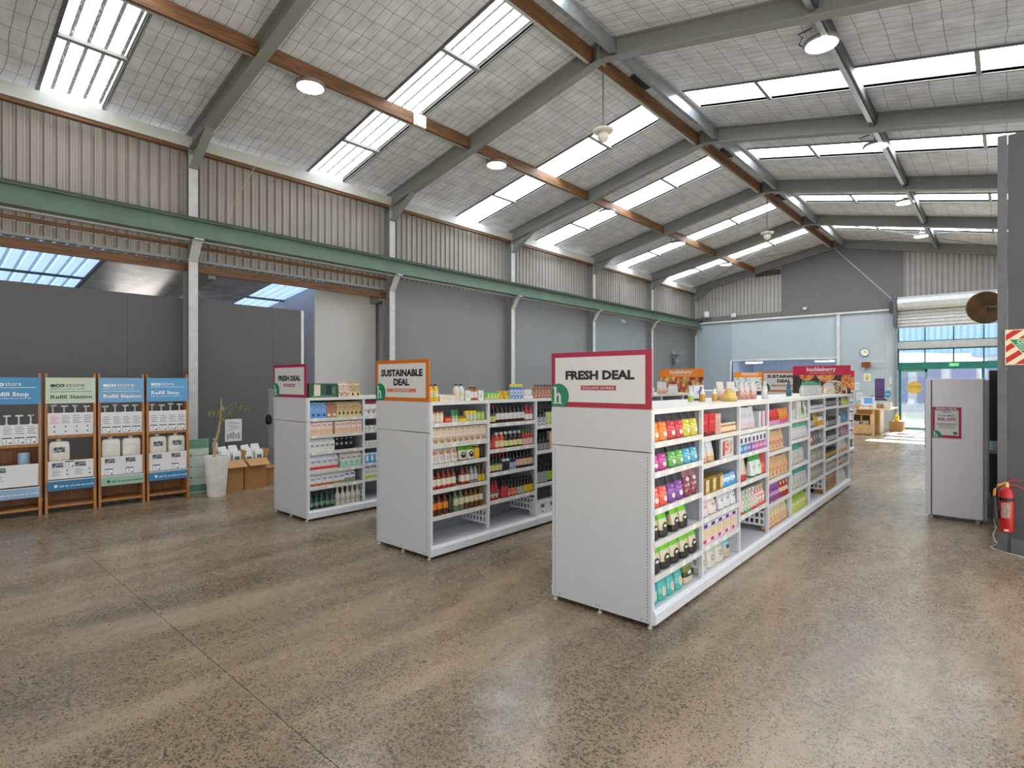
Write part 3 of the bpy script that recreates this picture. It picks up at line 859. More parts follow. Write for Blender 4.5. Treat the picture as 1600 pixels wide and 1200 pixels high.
stands = [
    refill_stand(0, SY[0], 'timber refill stand with dark blue Refill Stop header, at the near end', '#3f8dbb', M_wink, 'Refill Stop', 'Refill and refuse for our better skin', False, '#8fb0d2', M_wink, Z0),
    refill_stand(1, SY[1], 'timber refill stand with pale green Refill Station header', '#c3d3bd', M_ink, 'Refill Station', None, True, '#2f78a6', M_wink, Z1),
    refill_stand(2, SY[2], 'timber refill stand with light blue Refill Station header', '#74a6cf', M_wink, 'Refill Station', None, True, '#9fc0a9', M_ink, Z2),
    refill_stand(3, SY[3], 'timber refill stand with blue Refill Stop header, beside the grey column', '#5aa0cf', M_wink, 'Refill Stop', 'Refill and refuse for our better skin', False, '#3b83b5', M_wink, Z3)]
SN = ['dark blue stand', 'pale green stand', 'light blue stand', 'stand by the column']
# pump bottles behind the upper panels
def pump_proto():
    t = tag(empty('pump_bottle'), 'x', 'bottle', 'white pump bottles on the refill stands')
    MB().lathe([(.042, 0), (.045, .02), (.045, .17), (.03, .20), (.018, .215)], 12).build('bottle_body', P('#e9e6df', .35), t, smooth=True)
    MB().lathe([(.02, .215), (.02, .235), (.012, .24)], 10).build('pump_collar', P('#efece6', .35), t)
    MB().tube([(0, 0, .235), (0, 0, .33)], .009, 8).build('pump_stem', P('#e4e0d8', .35), t)
    MB().box((-.016, -.032, .325), (.016, .042, .343)).build('pump_head', P('#efece6', .35), t, bevel=.005)
    return t
pp = pump_proto(); used = False
for k in range(4):
    base = stands[k]; zz = (Z0, Z1, Z2, Z3)[k]
    for q in range(4):
        if k == 0 and q == 0: pass
        o = pp if not used else dup(pp); used = True
        h = (.0, .015, -.01, .005)[(q * 3 + k) % 4]
        m = Matrix.Translation(base.location) @ Matrix.Rotation(STROT, 4, 'Z')
        p = m @ Vector((-.15, .085 + q * .113, zz['shelf1'] + .001))
        o.location = p; o.rotation_euler = (0, 0, STROT + (0, .5, -.2, .9)[(q + k) % 4])
        o.scale = (1, 1, 1.11 + h * 2) if k else (1, 1, 1.06)
        o['label'] = '%s white pump bottle behind the upper panel of the %s' % (ORD[q], SN[k])
# jerrycans
def can_proto():
    t = tag(empty('jerrycan'), 'x', 'canister', 'white refill canisters')
    mb = MB(); n = 12; rings = []
    for zz, s in ((0, .88), (.02, 1), (.10, 1.0), (.20, 1.0), (.235, .96), (.255, .80)):
        rings.append(len(mb.v))
        for q in range(n):
            a = 2 * math.pi * (q + .5) / n; c_, s_ = math.cos(a), math.sin(a)
            f = (abs(c_) ** 5 + abs(s_) ** 5) ** (-1 / 5)
            mb.v.append((.10 * s * c_ * f, .112 * s * s_ * f, zz))
    for r in range(5):
        for q in range(n):
            q2 = (q + 1) % n
            mb.f.append((rings[r] + q, rings[r] + q2, rings[r + 1] + q2, rings[r + 1] + q)); mb.m.append(0)
    mb.f.append(tuple(reversed(range(n)))); mb.m.append(0); mb.f.append(tuple(rings[-1] + q for q in range(n))); mb.m.append(0)
    mb.build('canister_body', P('#e4dfd6', .35), t, smooth=True)
    MB().lathe([(.028, .255), (.03, .285), (.02, .288)], 12).build('cap', P('#efeae2', .35), t)
    MB().box((.098, -.012, .01), (.118, .012, .035)).build('tap', P('#d9d2c4', .4), t)
    return t
cp = can_proto(); used = False
for k, q, sticker in ((2, 0, 0), (2, 1, 0), (1, 0, 1), (3, 0, 1), (3, 1, 1)):
    o = cp if not used else dup(cp); used = True
    m = Matrix.Translation(stands[k].location) @ Matrix.Rotation(STROT, 4, 'Z')
    o.location = m @ Vector((-.165, .145 + q * .232, .6465)); o.rotation_euler = (0, 0, STROT)
    o.scale = (1, 1.02, .985 if k == 1 else .965)
    if sticker:
        MB().box((.1005, -.055, .115), (.1015, .055, .185)).build('sticker', M_notes[4], o)
    o['label'] = ['white refill canister with a grey sticker on the pale green stand',
                  'nearer plain white canister on the light blue stand', 'farther plain white canister on the light blue stand',
                  'nearer white canister with sticker on the stand by the column', 'farther white canister with sticker on the stand by the column'][[(1, 0), (2, 0), (2, 1), (3, 0), (3, 1)].index((k, q))]
m = Matrix.Translation(stands[0].location) @ Matrix.Rotation(STROT, 4, 'Z')
o = thing('blue_tub', 'pale blue tub on the shelf of the near refill stand', 'tub', m @ Vector((-.16, .36, .6315)))
MB().lathe([(.055, 0), (.06, .01), (.06, .13), (.056, .135)], 16).build('tub_body', P('#9cb9d8', .4), o, smooth=True)
MB().lathe([(.058, .135), (.058, .15)], 16).build('tub_lid', P('#a9c3de', .4), o)

# ------------------------------------------------------------------ green price board, pot with plant, poster, boxes
t = thing('green_price_board', 'tall pale green price board leaning beside the end refill stand', 'sign', (-9.12, 2.97, 0), R(-10))
MB().box((-.02, .02, .0), (0, .30, .80)).build('board', P('#c6d6cd', .5), t)
MB().box((0, .02, .66), (.002, .30, .80)).build('board_head', P('#7fae93', .5), t)
for z in (.68, .70, .725, .75, .775): MB().box((.002, .04, z), (.003, .28, z + .008)).build('print_line', P('#3f6b55', .5), t)
for z in (.22, .38, .55):
    MB().box((0, .05, z), (.002, .075, z + .02)).build('bullet', P('#3f6b55', .5), t)
    MB().box((0, .09, z + .004), (.002, .24, z + .012)).build('print_line', P('#7d8f86', .5), t)
MB().box((0, .02, .02), (.002, .30, .12)).build('board_foot', P('#5e9179', .5), t)
t = thing('plant_pot', 'tall white tapered planter with a thin bare-stemmed plant', 'planter', (-8.62, 3.21, 0))
MB().lathe([(.115, 0), (.12, .01), (.165, .58), (.16, .585), (.145, .58), (.14, .54), (.001, .535)], 28).build('pot', P('#e4e0dc', .4), t, smooth=True)
MB().lathe([(.135, .535), (.05, .56), (.001, .565)], 14).build('soil', P('#463a30', .9), t)
t2 = empty('plant', parent=t)
MB().tube([(-.02, -.03, .55), (-.03, -.01, .75), (.0, .03, .95), (.02, .05, 1.15), (.02, .06, 1.30), (.01, .06, 1.42)], [.02, .018, .017, .015, .012, .006], 7).build('stem', P('#b39a7c', .7, var=.3, scale=30), t2)
def leaf_mesh(L, w):
    mb = MB()
    for a, b in zip(range(4), range(1, 5)):
        ws = [0.1, .8, 1, .7, .02]
        za = [0, .01, -.005, -.04, -.09]
        mb.quad([(a * L / 4, -w * ws[a], za[a] * L * 3), (b * L / 4, -w * ws[b], za[b] * L * 3), (b * L / 4, w * ws[b], za[b] * L * 3), (a * L / 4, w * ws[a], za[a] * L * 3)])
    return mb.mesh('leaf', P('#6f7d4a', .5, var=.3, scale=20))
LM = leaf_mesh(.14, .013)
for q in range(22):
    a = rnd.uniform(0, 6.28); z = rnd.uniform(1.12, 1.42)
    o = obj('leaf', LM, t2, (.015, .055, z)); o.rotation_euler = (rnd.uniform(-.4, .4), rnd.uniform(-.9, .9), a)
    o.scale = (rnd.uniform(.7, 1.2),) * 3
for (a, z0, r_) in ((2.2, 1.05, .30), (2.9, 1.1, .26), (.9, 1.15, .36), (1.3, 1.2, .30), (5.4, 1.1, .25)):
    tip = Vector((.02 + r_ * math.cos(a), .05 + r_ * math.sin(a), z0 + .16))
    MB().tube([(.02, .05, z0), (.02 + r_ * .5 * math.cos(a), .05 + r_ * .5 * math.sin(a), z0 + .13), tip], [.005, .004, .002], 4).build('twig', P('#8d8a62', .7), t2)
    for q in range(4):
        o = obj('leaf', LM, t2, tip - Vector((.03 * q * math.cos(a), .03 * q * math.sin(a), .0))); o.rotation_euler = (0, 1.0 + .2 * q, a + q * 1.7); o.scale = (.8, 1.2, .8)
t = thing('wall_poster', 'white printed poster sheet behind the cartons by the dark wall', 'poster', (-9.35, 3.62, .70))
MB().box((-.03, 0, 0), (-.02, .26, .36)).build('sheet', P('#e4e5e6', .6), t)
for z, a, b in ((.31, .03, .2), (.285, .04, .23), (.25, .05, .15), (.225, .07, .22), (.19, .05, .18)): MB().box((-.02, a, z), (-.0185, b, z + .008)).build('print_line', P('#8e9296', .6), t)
for q in range(5): MB().box((-.02, .03 + q * .042, .04 + .01 * (q % 2)), (-.0185, .055 + q * .042, .12 + .015 * (q % 3))).build('print_picture', P('#8e9296', .6), t)
MB().box((-.06, .02, -.70), (-.031, .24, .34)).build('poster_stand', P('#5c5c5c', .6), t)

M_card = P('#a87b4c', .75, var=.08, scale=12); M_cardl = P('#c99a66', .75, var=.06, scale=12); M_cardd = P('#8b6138', .8, var=.08)
def _parcel():
    mb = MB(); ring = []
    for sx, sy, z in ((.8, .9, 0), (1, 1, .03), (1, 1, .11), (.55, .98, .155), (.12, .94, .185)):
        i = len(mb.v); ring.append(i)
        mb.v += [(-.032 * sx, -.062 * sy, z), (.032 * sx, -.060 * sy, z - .004), (.032 * sx, .062 * sy, z + .006), (-.032 * sx, .059 * sy, z)]
    for r in range(4):
        for c in range(4):
            c2 = (c + 1) % 4; mb.f.append((ring[r] + c, ring[r] + c2, ring[r + 1] + c2, ring[r + 1] + c)); mb.m.append(0)
    mb.f.append((3, 2, 1, 0)); mb.m.append(0); mb.f.append(tuple(ring[4] + c for c in range(4))); mb.m.append(0)
    return mb.mesh('paper_parcel', P('#dedfdc', .55, var=.08, scale=14))
PARCEL = _parcel()
PARCEL_P = MB().box((.0315, -.03, .05), (.0355, .03, .10)).mesh('parcel_print', M_notes[4])
def open_carton(loc, label, w, d, h, rz, n, fill):
    t = thing('cardboard_carton', label, 'carton', loc, rz, 'cartons on the floor by the dark wall')
    mb = MB(); k = .006
    mb.box((-d, 0, 0), (0, w, k)); mb.box((-k, 0, k), (0, w, h)); mb.box((-d, 0, k), (-d + k, w, h)); mb.box((-d + k, 0, k), (-k, k, h)); mb.box((-d + k, w - k, k), (-k, w, h))
    mb.build('carton_body', M_card, t)
    def flap(p, q, out, name):
        m2 = MB(); p, q, out = Vector(p), Vector(q), Vector(out)
        e = (q - p).normalized() * .0
        a = [p, q, q + out - (q - p) * .06, p + out + (q - p) * -.0]
        nrm = (q - p).cross(out).normalized() * .004
        m2.quad(a); m2.quad([v + nrm for v in reversed(a)])
        for u, v in zip(a, a[1:] + a[:1]): m2.quad([v, u, u + nrm, v + nrm])
        m2.build(name, M_cardl, t)
    flap((0.001, .0, h), (0.001, w, h), (.085, .05, -.10), 'flap')
    flap((-d, w, h), (-d, 0, h), (-.03, 0, .12), 'flap')
    flap((-d, w, h), (0, w, h), (0.02, .05, .13), 'flap')
    m2 = MB()
    for q in range(3): m2.box((.0, .05 + q * .09, .05), (.001, .09 + q * .09, .056)); m2.box((.0, .06 + q * .1, .12), (.001, .075 + q * .1, .135))
    m2.build('carton_print', M_cardd, t)
    mt = Matrix.Translation(Vector(loc)) @ Matrix.Rotation(rz, 4, 'Z')
    lays = [(-.070, .090, -.075, .06), (-.070, .235, -.055, -.05), (-.155, .095, -.03, -.06), (-.155, .235, -.02, .04), (-.240, .10, .01, .06), (-.240, .235, .02, -.04)]
    for q in range(fill):
        ly = lays[q]
        o = tag(obj('paper_parcel', PARCEL), '%s white wrapped parcel heaped in the %s' % (ORD[q], n), 'parcel', 'white wrapped parcels')
        o.location = mt @ Vector((ly[0], ly[1], h + ly[2])); o.rotation_euler = (ly[3], -.18, rz + ly[3])
        obj('parcel_print', PARCEL_P, o)
    return t
open_carton((-8.77, 3.34, 0), 'nearer open cardboard carton of white parcels next to the planter', .315, .34, .47, R(-2), 'nearer carton', 6)
open_carton((-8.78, 3.68, 0), 'farther open cardboard carton of white parcels against the dark wall', .33, .34, .47, R(-3), 'farther carton', 6)
t = thing('small_carton', 'closed small carton on the floor beyond the open cartons', 'carton', (-9.0, 4.10, 0))
MB().box((-.35, 0, 0), (0, .28, .26)).build('carton_body', M_card, t)
MB().box((-.34, .01, .26), (.03, .29, .275)).build('carton_lid', M_cardl, t)
t = thing('hand_sanitiser', 'clear pump bottle standing behind the white planter', 'bottle', (-9.30, 3.44, 0))
MB().box((-.10, -.10, 0), (.10, .12, .58)).build('pedestal', M_cardd, t)
MB().lathe([(.04, .581), (.042, .60), (.042, .70), (.015, .73), (.012, .76)], 12).build('bottle_body', P('#e5e8ea', .2), t, smooth=True)
MB().box((-.01, -.03, .76), (.012, .03, .775)).build('pump_head', P('#eceef0', .3), t)
t = thing('shelf_end_panel', 'tall narrow white panel with a black clip beyond the cartons by the dark wall', 'panel', (-9.64, 4.44, 0))
MB().box((0, 0, 0), (.62, .04, 1.54)).build('panel_board', P('#c4c6c8', .45), t, bevel=.006)
mb = MB(); pr = [(.02, 0), (.045, .03), (.05, .09), (.035, .15), (.012, .17)]
mb.lathe(pr, 10, c=(.12, -.05, .93)); mb.build('black_clip', M_black, t, smooth=True)

# ------------------------------------------------------------------ shop shelving (gondolas)
GW = .82
LEVN = ['bottom', 'fifth', 'fourth', 'third', 'second', 'highest']
def gondola(name_label, loc, rz, pitch, levels, grid_bays=()):
    n = len(levels); L = pitch * n
    t = thing('shop_shelving', name_label, 'shelving', loc, rz, 'white double-sided shop shelving')
    t['pitch'] = pitch; t['bays'] = n
    for y0, y1 in ((-.022, 0), (L, L + .022)):
        e = MB().box((-GW, y0, .035), (0, y1, 1.178)).build('end_panel', P('#c9c9cb', .45, var=.015), t, bevel=.003)
        MB().box((-GW - .004, y0 - .003, 1.184), (.004, y1 + .003, 1.466)).build('header_panel', P('#c9c9cb', .45, var=.015), t, bevel=.003)
        if y0 < 0:
            mb = MB()
            for x in (-.028, -GW + .028):
                for k in range(54): mb.box((x - .002, y0 - .0012, .08 + k * .02), (x + .002, y0, .09 + k * .02))
            for x in (-.07, -.03, -.40, -.43, -GW + .03, -GW + .07): mb.box((x - .004, y0 - .0012, .055), (x + .004, y0, .063))
            o = mb.build('panel_slots', P('#55585c', .6), e); o['kind'] = 'stuff'
    for x in (-.02, -GW / 2, -GW + .02):
        for y in (.0, L - .03):
            MB().lathe([(.016, 0), (.016, .012), (.006, .014), (.006, .04)], 8, c=(x, y, 0)).build('foot', P('#d4d0c8', .5), t)
    post = MB().box((-.026, -.013, .03), (0, .013, 1.436)).mesh('upright', M_shelf)
    postb = MB().box((-GW, -.013, .03), (-GW + .026, .013, 1.436)).mesh('upright', M_shelf)
    div = MB().box((-GW + .026, -.006, .36), (-.026, .006, 1.434)).mesh('divider', P('#a9adb3', .5, var=.02))  # grey darkened like the back panel, for shade between goods
    g = MB()
    for z in (.18, .245, .31): g.box((-.40, -.004, z), (-.03, .004, z + .022))
    for k in range(8): g.box((-.40 + k * .05, -.004, .202), (-.38 + k * .05, .004, .245)); g.box((-.40 + k * .05, -.004, .267), (-.38 + k * .05, .004, .31))
    grid = g.mesh('divider_grid', P('#e3e5e9', .4))
    board = MB().box((-GW / 2 + .012, .004, -.028), (-.012, pitch - .004, 0)).mesh('shelf', M_shelf)
    boardb = MB().box((-GW + .012, .004, -.028), (-GW / 2 - .012, pitch - .004, 0)).mesh('shelf', M_shelf)
    rail = MB().box((-.0115, .014, -.034), (0.0, pitch - .014, .006)).mesh('price_rail', M_rail)
    tick = MB().box((.0, 0, -.03), (.0015, .055, .004)).mesh('price_ticket', P('#f0efe6', .5))
    k = MB(); pf = [(0, 0, .018), (.022, 0, .03), (.022, 0, .095), (.004, 0, .122), (-.02, 0, .122), (-.02, 0, .018)]
    k.prism(pf, (0, .003, 0), (0, pitch - .003, 0)); kick = k.mesh('kick_plate', M_shelf)
    k = MB(); k.prism([(-a - GW, b, c) for a, b, c in reversed(pf)], (0, .003, 0), (0, pitch - .003, 0)); kickb = k.mesh('kick_plate', M_shelf)
    deck = MB().box((-GW + .02, .003, .095), (-.02, pitch - .003, .118)).mesh('base_deck', M_shelf)
    top = MB().box((-GW + .002, .002, 1.437), (.004, pitch - .002, 1.47)).mesh('top_board', P('#e3e1db', .35, var=.03))
    back = MB().box((-GW / 2 - .01, .004, .12), (-GW / 2 + .01, pitch - .004, 1.436)).mesh('back_panel', M_backp_shade)
    for b, lv in enumerate(levels):
        y = b * pitch
        for nm, me in (('kick_plate', kick), ('kick_plate', kickb), ('base_deck', deck), ('top_board', top), ('back_panel', back)): obj(nm, me, t, (0, y, 0))
        for yy in ([y] if b else [y + .014]) + ([y + pitch - .014] if b == n - 1 else []):
            obj('upright', post, t, (0, yy, 0)); obj('upright', postb, t, (0, yy, 0))
        if b:
            obj('divider', div, t, (0, y, 0)); obj('divider_grid', grid, t, (0, y, 0))
        for li, z in enumerate(lv):
            if z < .15: continue
            sh = obj('shelf', board, t, (0, y, z)); obj('price_rail', rail, sh)
            if b < 3:
                for q in range(4):
                    if rnd.random() < .75: obj('price_ticket', tick, sh, (0, .05 + q * pitch * .23 + rnd.uniform(0, .05), 0))
            obj('shelf', boardb, t, (0, y, z))
    return t
L1 = [[.125, .334, .565, .787, 1.037, 1.240], [.125, .345, .568, .748, 1.0, 1.215], [.125, .43, .735, .993, 1.21], [.125, .395, .640, .925, 1.20],
      [.125, .40, .688, .982, 1.22], [.125, .395, .618, .840, 1.072, 1.302], [.125, .40, .583, .81, 1.023, 1.312], [.125, .39, .58, .823, 1.03, 1.302]]
L2 = [[.125, .385, .635, .875, 1.06, 1.262], [.125, .41, .70, .945, 1.218], [.125, .48, .862, 1.152]] + [[.125, .41, .70, .95, 1.21]] * 5
L3 = [[.125, .39, .585, .812, 1.012, 1.215], [.125, .40, .60, .83, 1.03, 1.215], [.125, .40, .60, .83, 1.03, 1.215]]
G1 = gondola('long white shop shelving nearest the camera under the big FRESH DEAL board', (-1.772, 3.412, 0), R(.95), .857, L1)
G2 = gondola('white shop shelving in the middle under the orange SUSTAINABLE DEAL board', (-4.01, 3.372, 0), R(.3), .785, L2)
G3 = gondola('white shop shelving nearest the dark wall under the small FRESH DEAL board', (-6.205, 3.332, 0), R(0), .775, L3)
G4 = gondola('far white shop shelving behind the long one, of small packs', (-2.83, 11.62, 0), R(-1.3), .95, [[.125, .36, .58, .80, 1.02, 1.24]] * 4)
G5 = gondola('far white shop shelving by the street wall under a small orange board', (-4.76, 12.6, 0), R(.0), .95, [[.125, .36, .58, .80, 1.02, 1.24]] * 3)

# ------------------------------------------------------------------ product kinds
TP = {}
def loft(rings, mats, n=4, ex=None):
    """rings (hx, hy, z[, x0]); n=4 gives boxes, otherwise superellipse of exponent ex; mats: index per segment"""
    mb = MB(); st = []
    for r in rings:
        hx, hy, z = r[:3]; x0 = r[3] if len(r) > 3 else 0
        st.append(len(mb.v))
        if n == 4: mb.v += [(x0 + hx, -hy, z), (x0 + hx, hy, z), (x0 - hx, hy, z), (x0 - hx, -hy, z)]
        else:
            for q in range(n):
                a = 2 * math.pi * q / n; c, s_ = math.cos(a), math.sin(a)
                f = (abs(c) ** ex + abs(s_) ** ex) ** (-1 / ex)
                mb.v.append((x0 + hx * c * f, hy * s_ * f, z))
    for k in range(len(rings) - 1):
        for q in range(n):
            q2 = (q + 1) % n
            mb.f.append((st[k] + q, st[k] + q2, st[k + 1] + q2, st[k + 1] + q)); mb.m.append(mats[k])
    mb.f.append(tuple(st[0] + q for q in reversed(range(n)))); mb.m.append(mats[0])
    mb.f.append(tuple(st[-1] + q for q in range(n))); mb.m.append(mats[-1])
    return mb
def asmat(c): return P(c, .42, var=.05, scale=20) if isinstance(c, str) else c
def reg(key, name, cat, desc, w, d, h, body, kids): TP[key] = dict(name=name, cat=cat, desc=desc, w=w, d=d, h=h, body=body, kids=kids)
def matlist(cols):
    u = []; idx = []
    for c in cols:
        m = asmat(c)
        if m not in u: u.append(m)
        idx.append(u.index(m))
    return u, idx
def carton(key, desc, w, d, h, segs, gable=False, patch=(), name='carton', cat='carton'):
    """segs: (upper fraction, colour) from the bottom up; front face at x=0"""
    hx, hy = d / 2, w / 2
    top = .80 if gable else 1.0
    rings = [(hx, hy, 0, -hx)]; cols = []
    for f, c in segs: rings.append((hx, hy, h * top * f, -hx)); cols.append(c)
    if gable:
        rings += [(.004, hy, h * .92, -hx), (.004, hy, h, -hx)]; cols += [segs[-1][1]] * 2
    u, ix = matlist(cols)
    body = loft(rings, ix).mesh(name, u)
    kids = []
    for (yc, zc, wy, hz, c) in patch:
        m = MB(); m.quad([(.0012, (yc - wy / 2) * w, (zc - hz / 2) * h), (.0012, (yc + wy / 2) * w, (zc - hz / 2) * h), (.0012, (yc + wy / 2) * w, (zc + hz / 2) * h), (.0012, (yc - wy / 2) * w, (zc + hz / 2) * h)])
        kids.append(('front_print', m.mesh('front_print', asmat(c))))
    reg(key, name, cat, desc, w, d, h, body, kids)
PZ = [0, .05, .28, .50, .70, .93, 1.0]
PW = [.98, 1.0, .99, .96, .95, 1, 1]
PD = [.95, 1.05, 1.0, .86, .60, .10, .06]
def interp(x, xs, ys):
    for a, b, p, q in zip(xs, xs[1:], ys, ys[1:]):
        if x <= b: return p + (q - p) * (x - a) / (b - a)
    return ys[-1]
def pouch(key, desc, w, d, h, cols, patches=(), name='pouch', cat='pouch', flat=False):
    hx, hy = d / 2, w / 2
    rings = [(hx * PD[k], hy * PW[k], h * PZ[k], -hx) for k in range(7)]
    u, ix = matlist(cols)
    body = loft(rings, ix, 12, 2.6).mesh(name, u, True)
    kids = []
    for (zc, rz, ry, c) in patches:
        m = MB(); N = 10; pts = []
        def P3(y, z):
            hd = hx * interp(z, PZ, PD); hw = hy * interp(z, PZ, PW)
            f = max(0, 1 - (abs(y * hy) / hw) ** 2.6) ** (1 / 2.6)
            return (-hx + hd * f + .002, y * hy, z * h)
        c0 = P3(0, zc)
        rim = [P3(ry * math.cos(2 * math.pi * q / N), zc + rz * math.sin(2 * math.pi * q / N)) for q in range(N)]
        for q in range(N): m.quad([c0, rim[q], rim[(q + 1) % N]])
        kids.append(('label_patch', m.mesh('label_patch', asmat(c))))
    reg(key, name, cat, desc, w, d, h, body, kids)
def bottle(key, desc, r, h, body, cap, lab=None, l0=.18, l1=.52, sh=.60, nr=.36, capf=.10, name='bottle', cat='bottle', band=None):
    u = [asmat(body)]
    pr = [(r * .94, 0), (r, h * .02), (r, h * sh), (r * (nr + .35 * (1 - nr)), h * (sh + .12)), (r * nr, h * (sh + .22)), (r * nr, h * (1 - capf))]
    b = MB().lathe(pr, 12, c=(-r, 0, 0)).mesh(name, u, True)
    kids = [('cap', MB().lathe([(r * nr * 1.12, h * (1 - capf)), (r * nr * 1.12, h * .995), (r * nr * .9, h)], 10, c=(-r, 0, 0)).mesh('cap', asmat(cap)))]
    if lab: kids.append(('label_wrap', MB().lathe([(r * .9, h * l0), (r + .0012, h * l0 + .0005), (r + .0012, h * l1), (r * .9, h * l1)], 12, c=(-r, 0, 0)).mesh('label_wrap', asmat(lab), True)))
    if band: kids.append(('label_band', MB().lathe([(r * .9, h * band[0]), (r + .002, h * band[0] + .0005), (r + .002, h * band[1]), (r * .9, h * band[1])], 12, c=(-r, 0, 0)).mesh('label_band', asmat(band[2]), True)))
    reg(key, name, cat, desc, 2 * r, 2 * r, h, b, kids)
def jar(key, desc, r, h, body, lid, lab, lidf=.16, name='jar', cat='jar'):
    b = MB().lathe([(r * .92, 0), (r, h * .05), (r, h * .74), (r * .86, h * .84)], 12, c=(-r, 0, 0)).mesh(name, asmat(body), True)
    kids = [('lid', MB().lathe([(r * .9, h * (1 - lidf)), (r * .92, h * .99), (r * .8, h)], 12, c=(-r, 0, 0)).mesh('lid', asmat(lid))),
            ('label_wrap', MB().lathe([(r * .9, h * .16), (r + .0012, h * .165), (r + .0012, h * .66), (r * .9, h * .665)], 12, c=(-r, 0, 0)).mesh('label_wrap', asmat(lab), True))]
    reg(key, name, cat, desc, 2 * r, 2 * r, h, b, kids)

# --- left shelving
W_ = '#e6e5e3'
blue_p = PRINT(('#4f7fc0', '#7fa6d8', '#a9c6e8', '#5b86c4'), 55); brn_p = PRINT(('#7b4a33', '#a8755a', '#c9a68c', '#6d3f2b'), 55)
tan_p = PRINT(('#8d6a3a', '#d9c096', '#b3925f', '#efe0c2'), 60)
carton('blueoat', 'blue patterned oat drink carton', .078, .07, .195, [(.5, '#7ba4dc'), (1, blue_p)], True, [(.1, .22, .5, .16, '#2b5fae')])
carton('choc', 'brown patterned drink carton', .076, .07, .195, [(.35, '#b98a6c'), (1, brn_p)], True, [(0, .2, .5, .14, '#efe2d2')])
carton('tan', 'tan patterned oat drink carton', .064, .068, .195, [(.55, '#e3c98f'), (1, tan_p)], True, [(.12, .28, .34, .20, '#1f1d1b')])
carton('peach', 'pale peach long-life milk carton', .074, .06, .165, [(.48, '#efc9a8'), (.62, '#f1dfd2'), (1, '#eedbd6')], False, [(0, .76, .7, .10, '#d98f86'), (.0, .30, .6, .06, '#e7b389')])
carton('whitec', 'plain white drink carton with faint print', .066, .06, .170, [(1, '#e4e3e1')], True, [(0, .48, .6, .16, '#9c9fa3')])
carton('blackc', 'black drink carton with white letters', .066, .06, .178, [(1, '#17171a')], True, [(0, .5, .5, .20, PRINT(('#17171a', '#e8e8e8', '#17171a', '#bdbdbd'), 90)), (.0, .9, .5, .05, '#dddddd')])
carton('redwhite', 'white carton with blue lettering and red base', .072, .06, .185, [(.10, '#e9d9d4'), (.32, PRINT(('#c9252b', '#e0555a', '#b31d24', '#f0b3ae'), 70)), (.45, '#efccb4'), (1, '#e6e4ea')], True, [(0, .58, .74, .18, PRINT(('#2b3f8e', '#e6e4ea', '#3c55a8', '#e6e4ea'), 90))])
carton('mint', 'white and mint green slim carton', .074, .06, .185, [(.55, '#9fd3bd'), (1, '#e8e1d8')], True, [(0, .66, .7, .14, PRINT(('#35434b', '#d5dfdc', '#35434b', '#e8e1d8'), 90)), (.1, .3, .3, .3, '#c7e6d8')])
carton('almond', 'blue-lettered white almond milk carton', .074, .06, .185, [(.10, '#e7d2c4'), (.34, PRINT(('#8f3f22', '#c0643a', '#e0a07c', '#7d3218'), 70)), (.48, '#f0d3b6'), (1, '#e8e6ea')], True, [(0, .62, .74, .18, PRINT(('#2b3f8e', '#e6e4ea', '#3c55a8', '#e6e4ea'), 90))])
carton('coconut', 'white carton with blue lettering and green edge', .074, .06, .19, [(.12, '#d7c39c'), (.36, PRINT(('#7e8a35', '#b4a95c', '#8b5a31', '#d9c98c'), 70)), (1, '#e9e7e6')], True, [(0, .64, .74, .18, PRINT(('#2b3f8e', '#e6e4ea', '#3c55a8', '#e6e4ea'), 90))])
carton('teal', 'teal and white carton with round nut picture', .074, .06, .20, [(.5, '#54a6a2'), (1, '#dfe9ea')], True, [(0, .30, .6, .26, '#c38a5c'), (0, .72, .7, .12, '#2f5f97')])
bottle('dgreen', 'dark green milk bottle with pale print', .036, .215, P('#2c4a34', .25), '#1c2a20', None, sh=.55, nr=.40, capf=.08, band=(.18, .40, PRINT(('#2c4a34', '#9db5a2', '#2c4a34', '#6f8f78'), 70)))
bottle('cream', 'cream coloured milk bottle', .036, .225, P('#d9d3c2', .3), '#e8e4d6', None, sh=.55, nr=.38, capf=.08, band=(.20, .42, PRINT(('#d9d3c2', '#a39d8c', '#d9d3c2', '#c2bba9'), 70)))
carton('maroon', 'white carton with maroon pattern', .078, .06, .195, [(.1, '#f0e4e2'), (.35, '#ecebea'), (.48, PRINT(('#7d1f3d', '#ecebea', '#9c3a55', '#ecebea'), 50)), (.8, '#ecebea'), (1, '#8e2745')], False, [(.2, .28, .3, .2, '#6b6a6e')])
jar('whitetub', 'short white tub', .036, .06, '#e4e2df', '#efeeec', '#d8d2ca')
carton('bluebox', 'bright blue and white box of milk', .072, .06, .13, [(.85, '#35a3d6'), (1, '#dfeff7')], False, [(0, .5, .55, .55, '#e7f3f8')])
carton('lime', 'white carton with lime green base', .070, .06, .19, [(.32, PRINT(('#a9c837', '#c6dc5c', '#8fb024', '#d9e88d'), 60)), (1, '#e3e4df')], True, [(0, .55, .6, .15, '#a9afb3')])
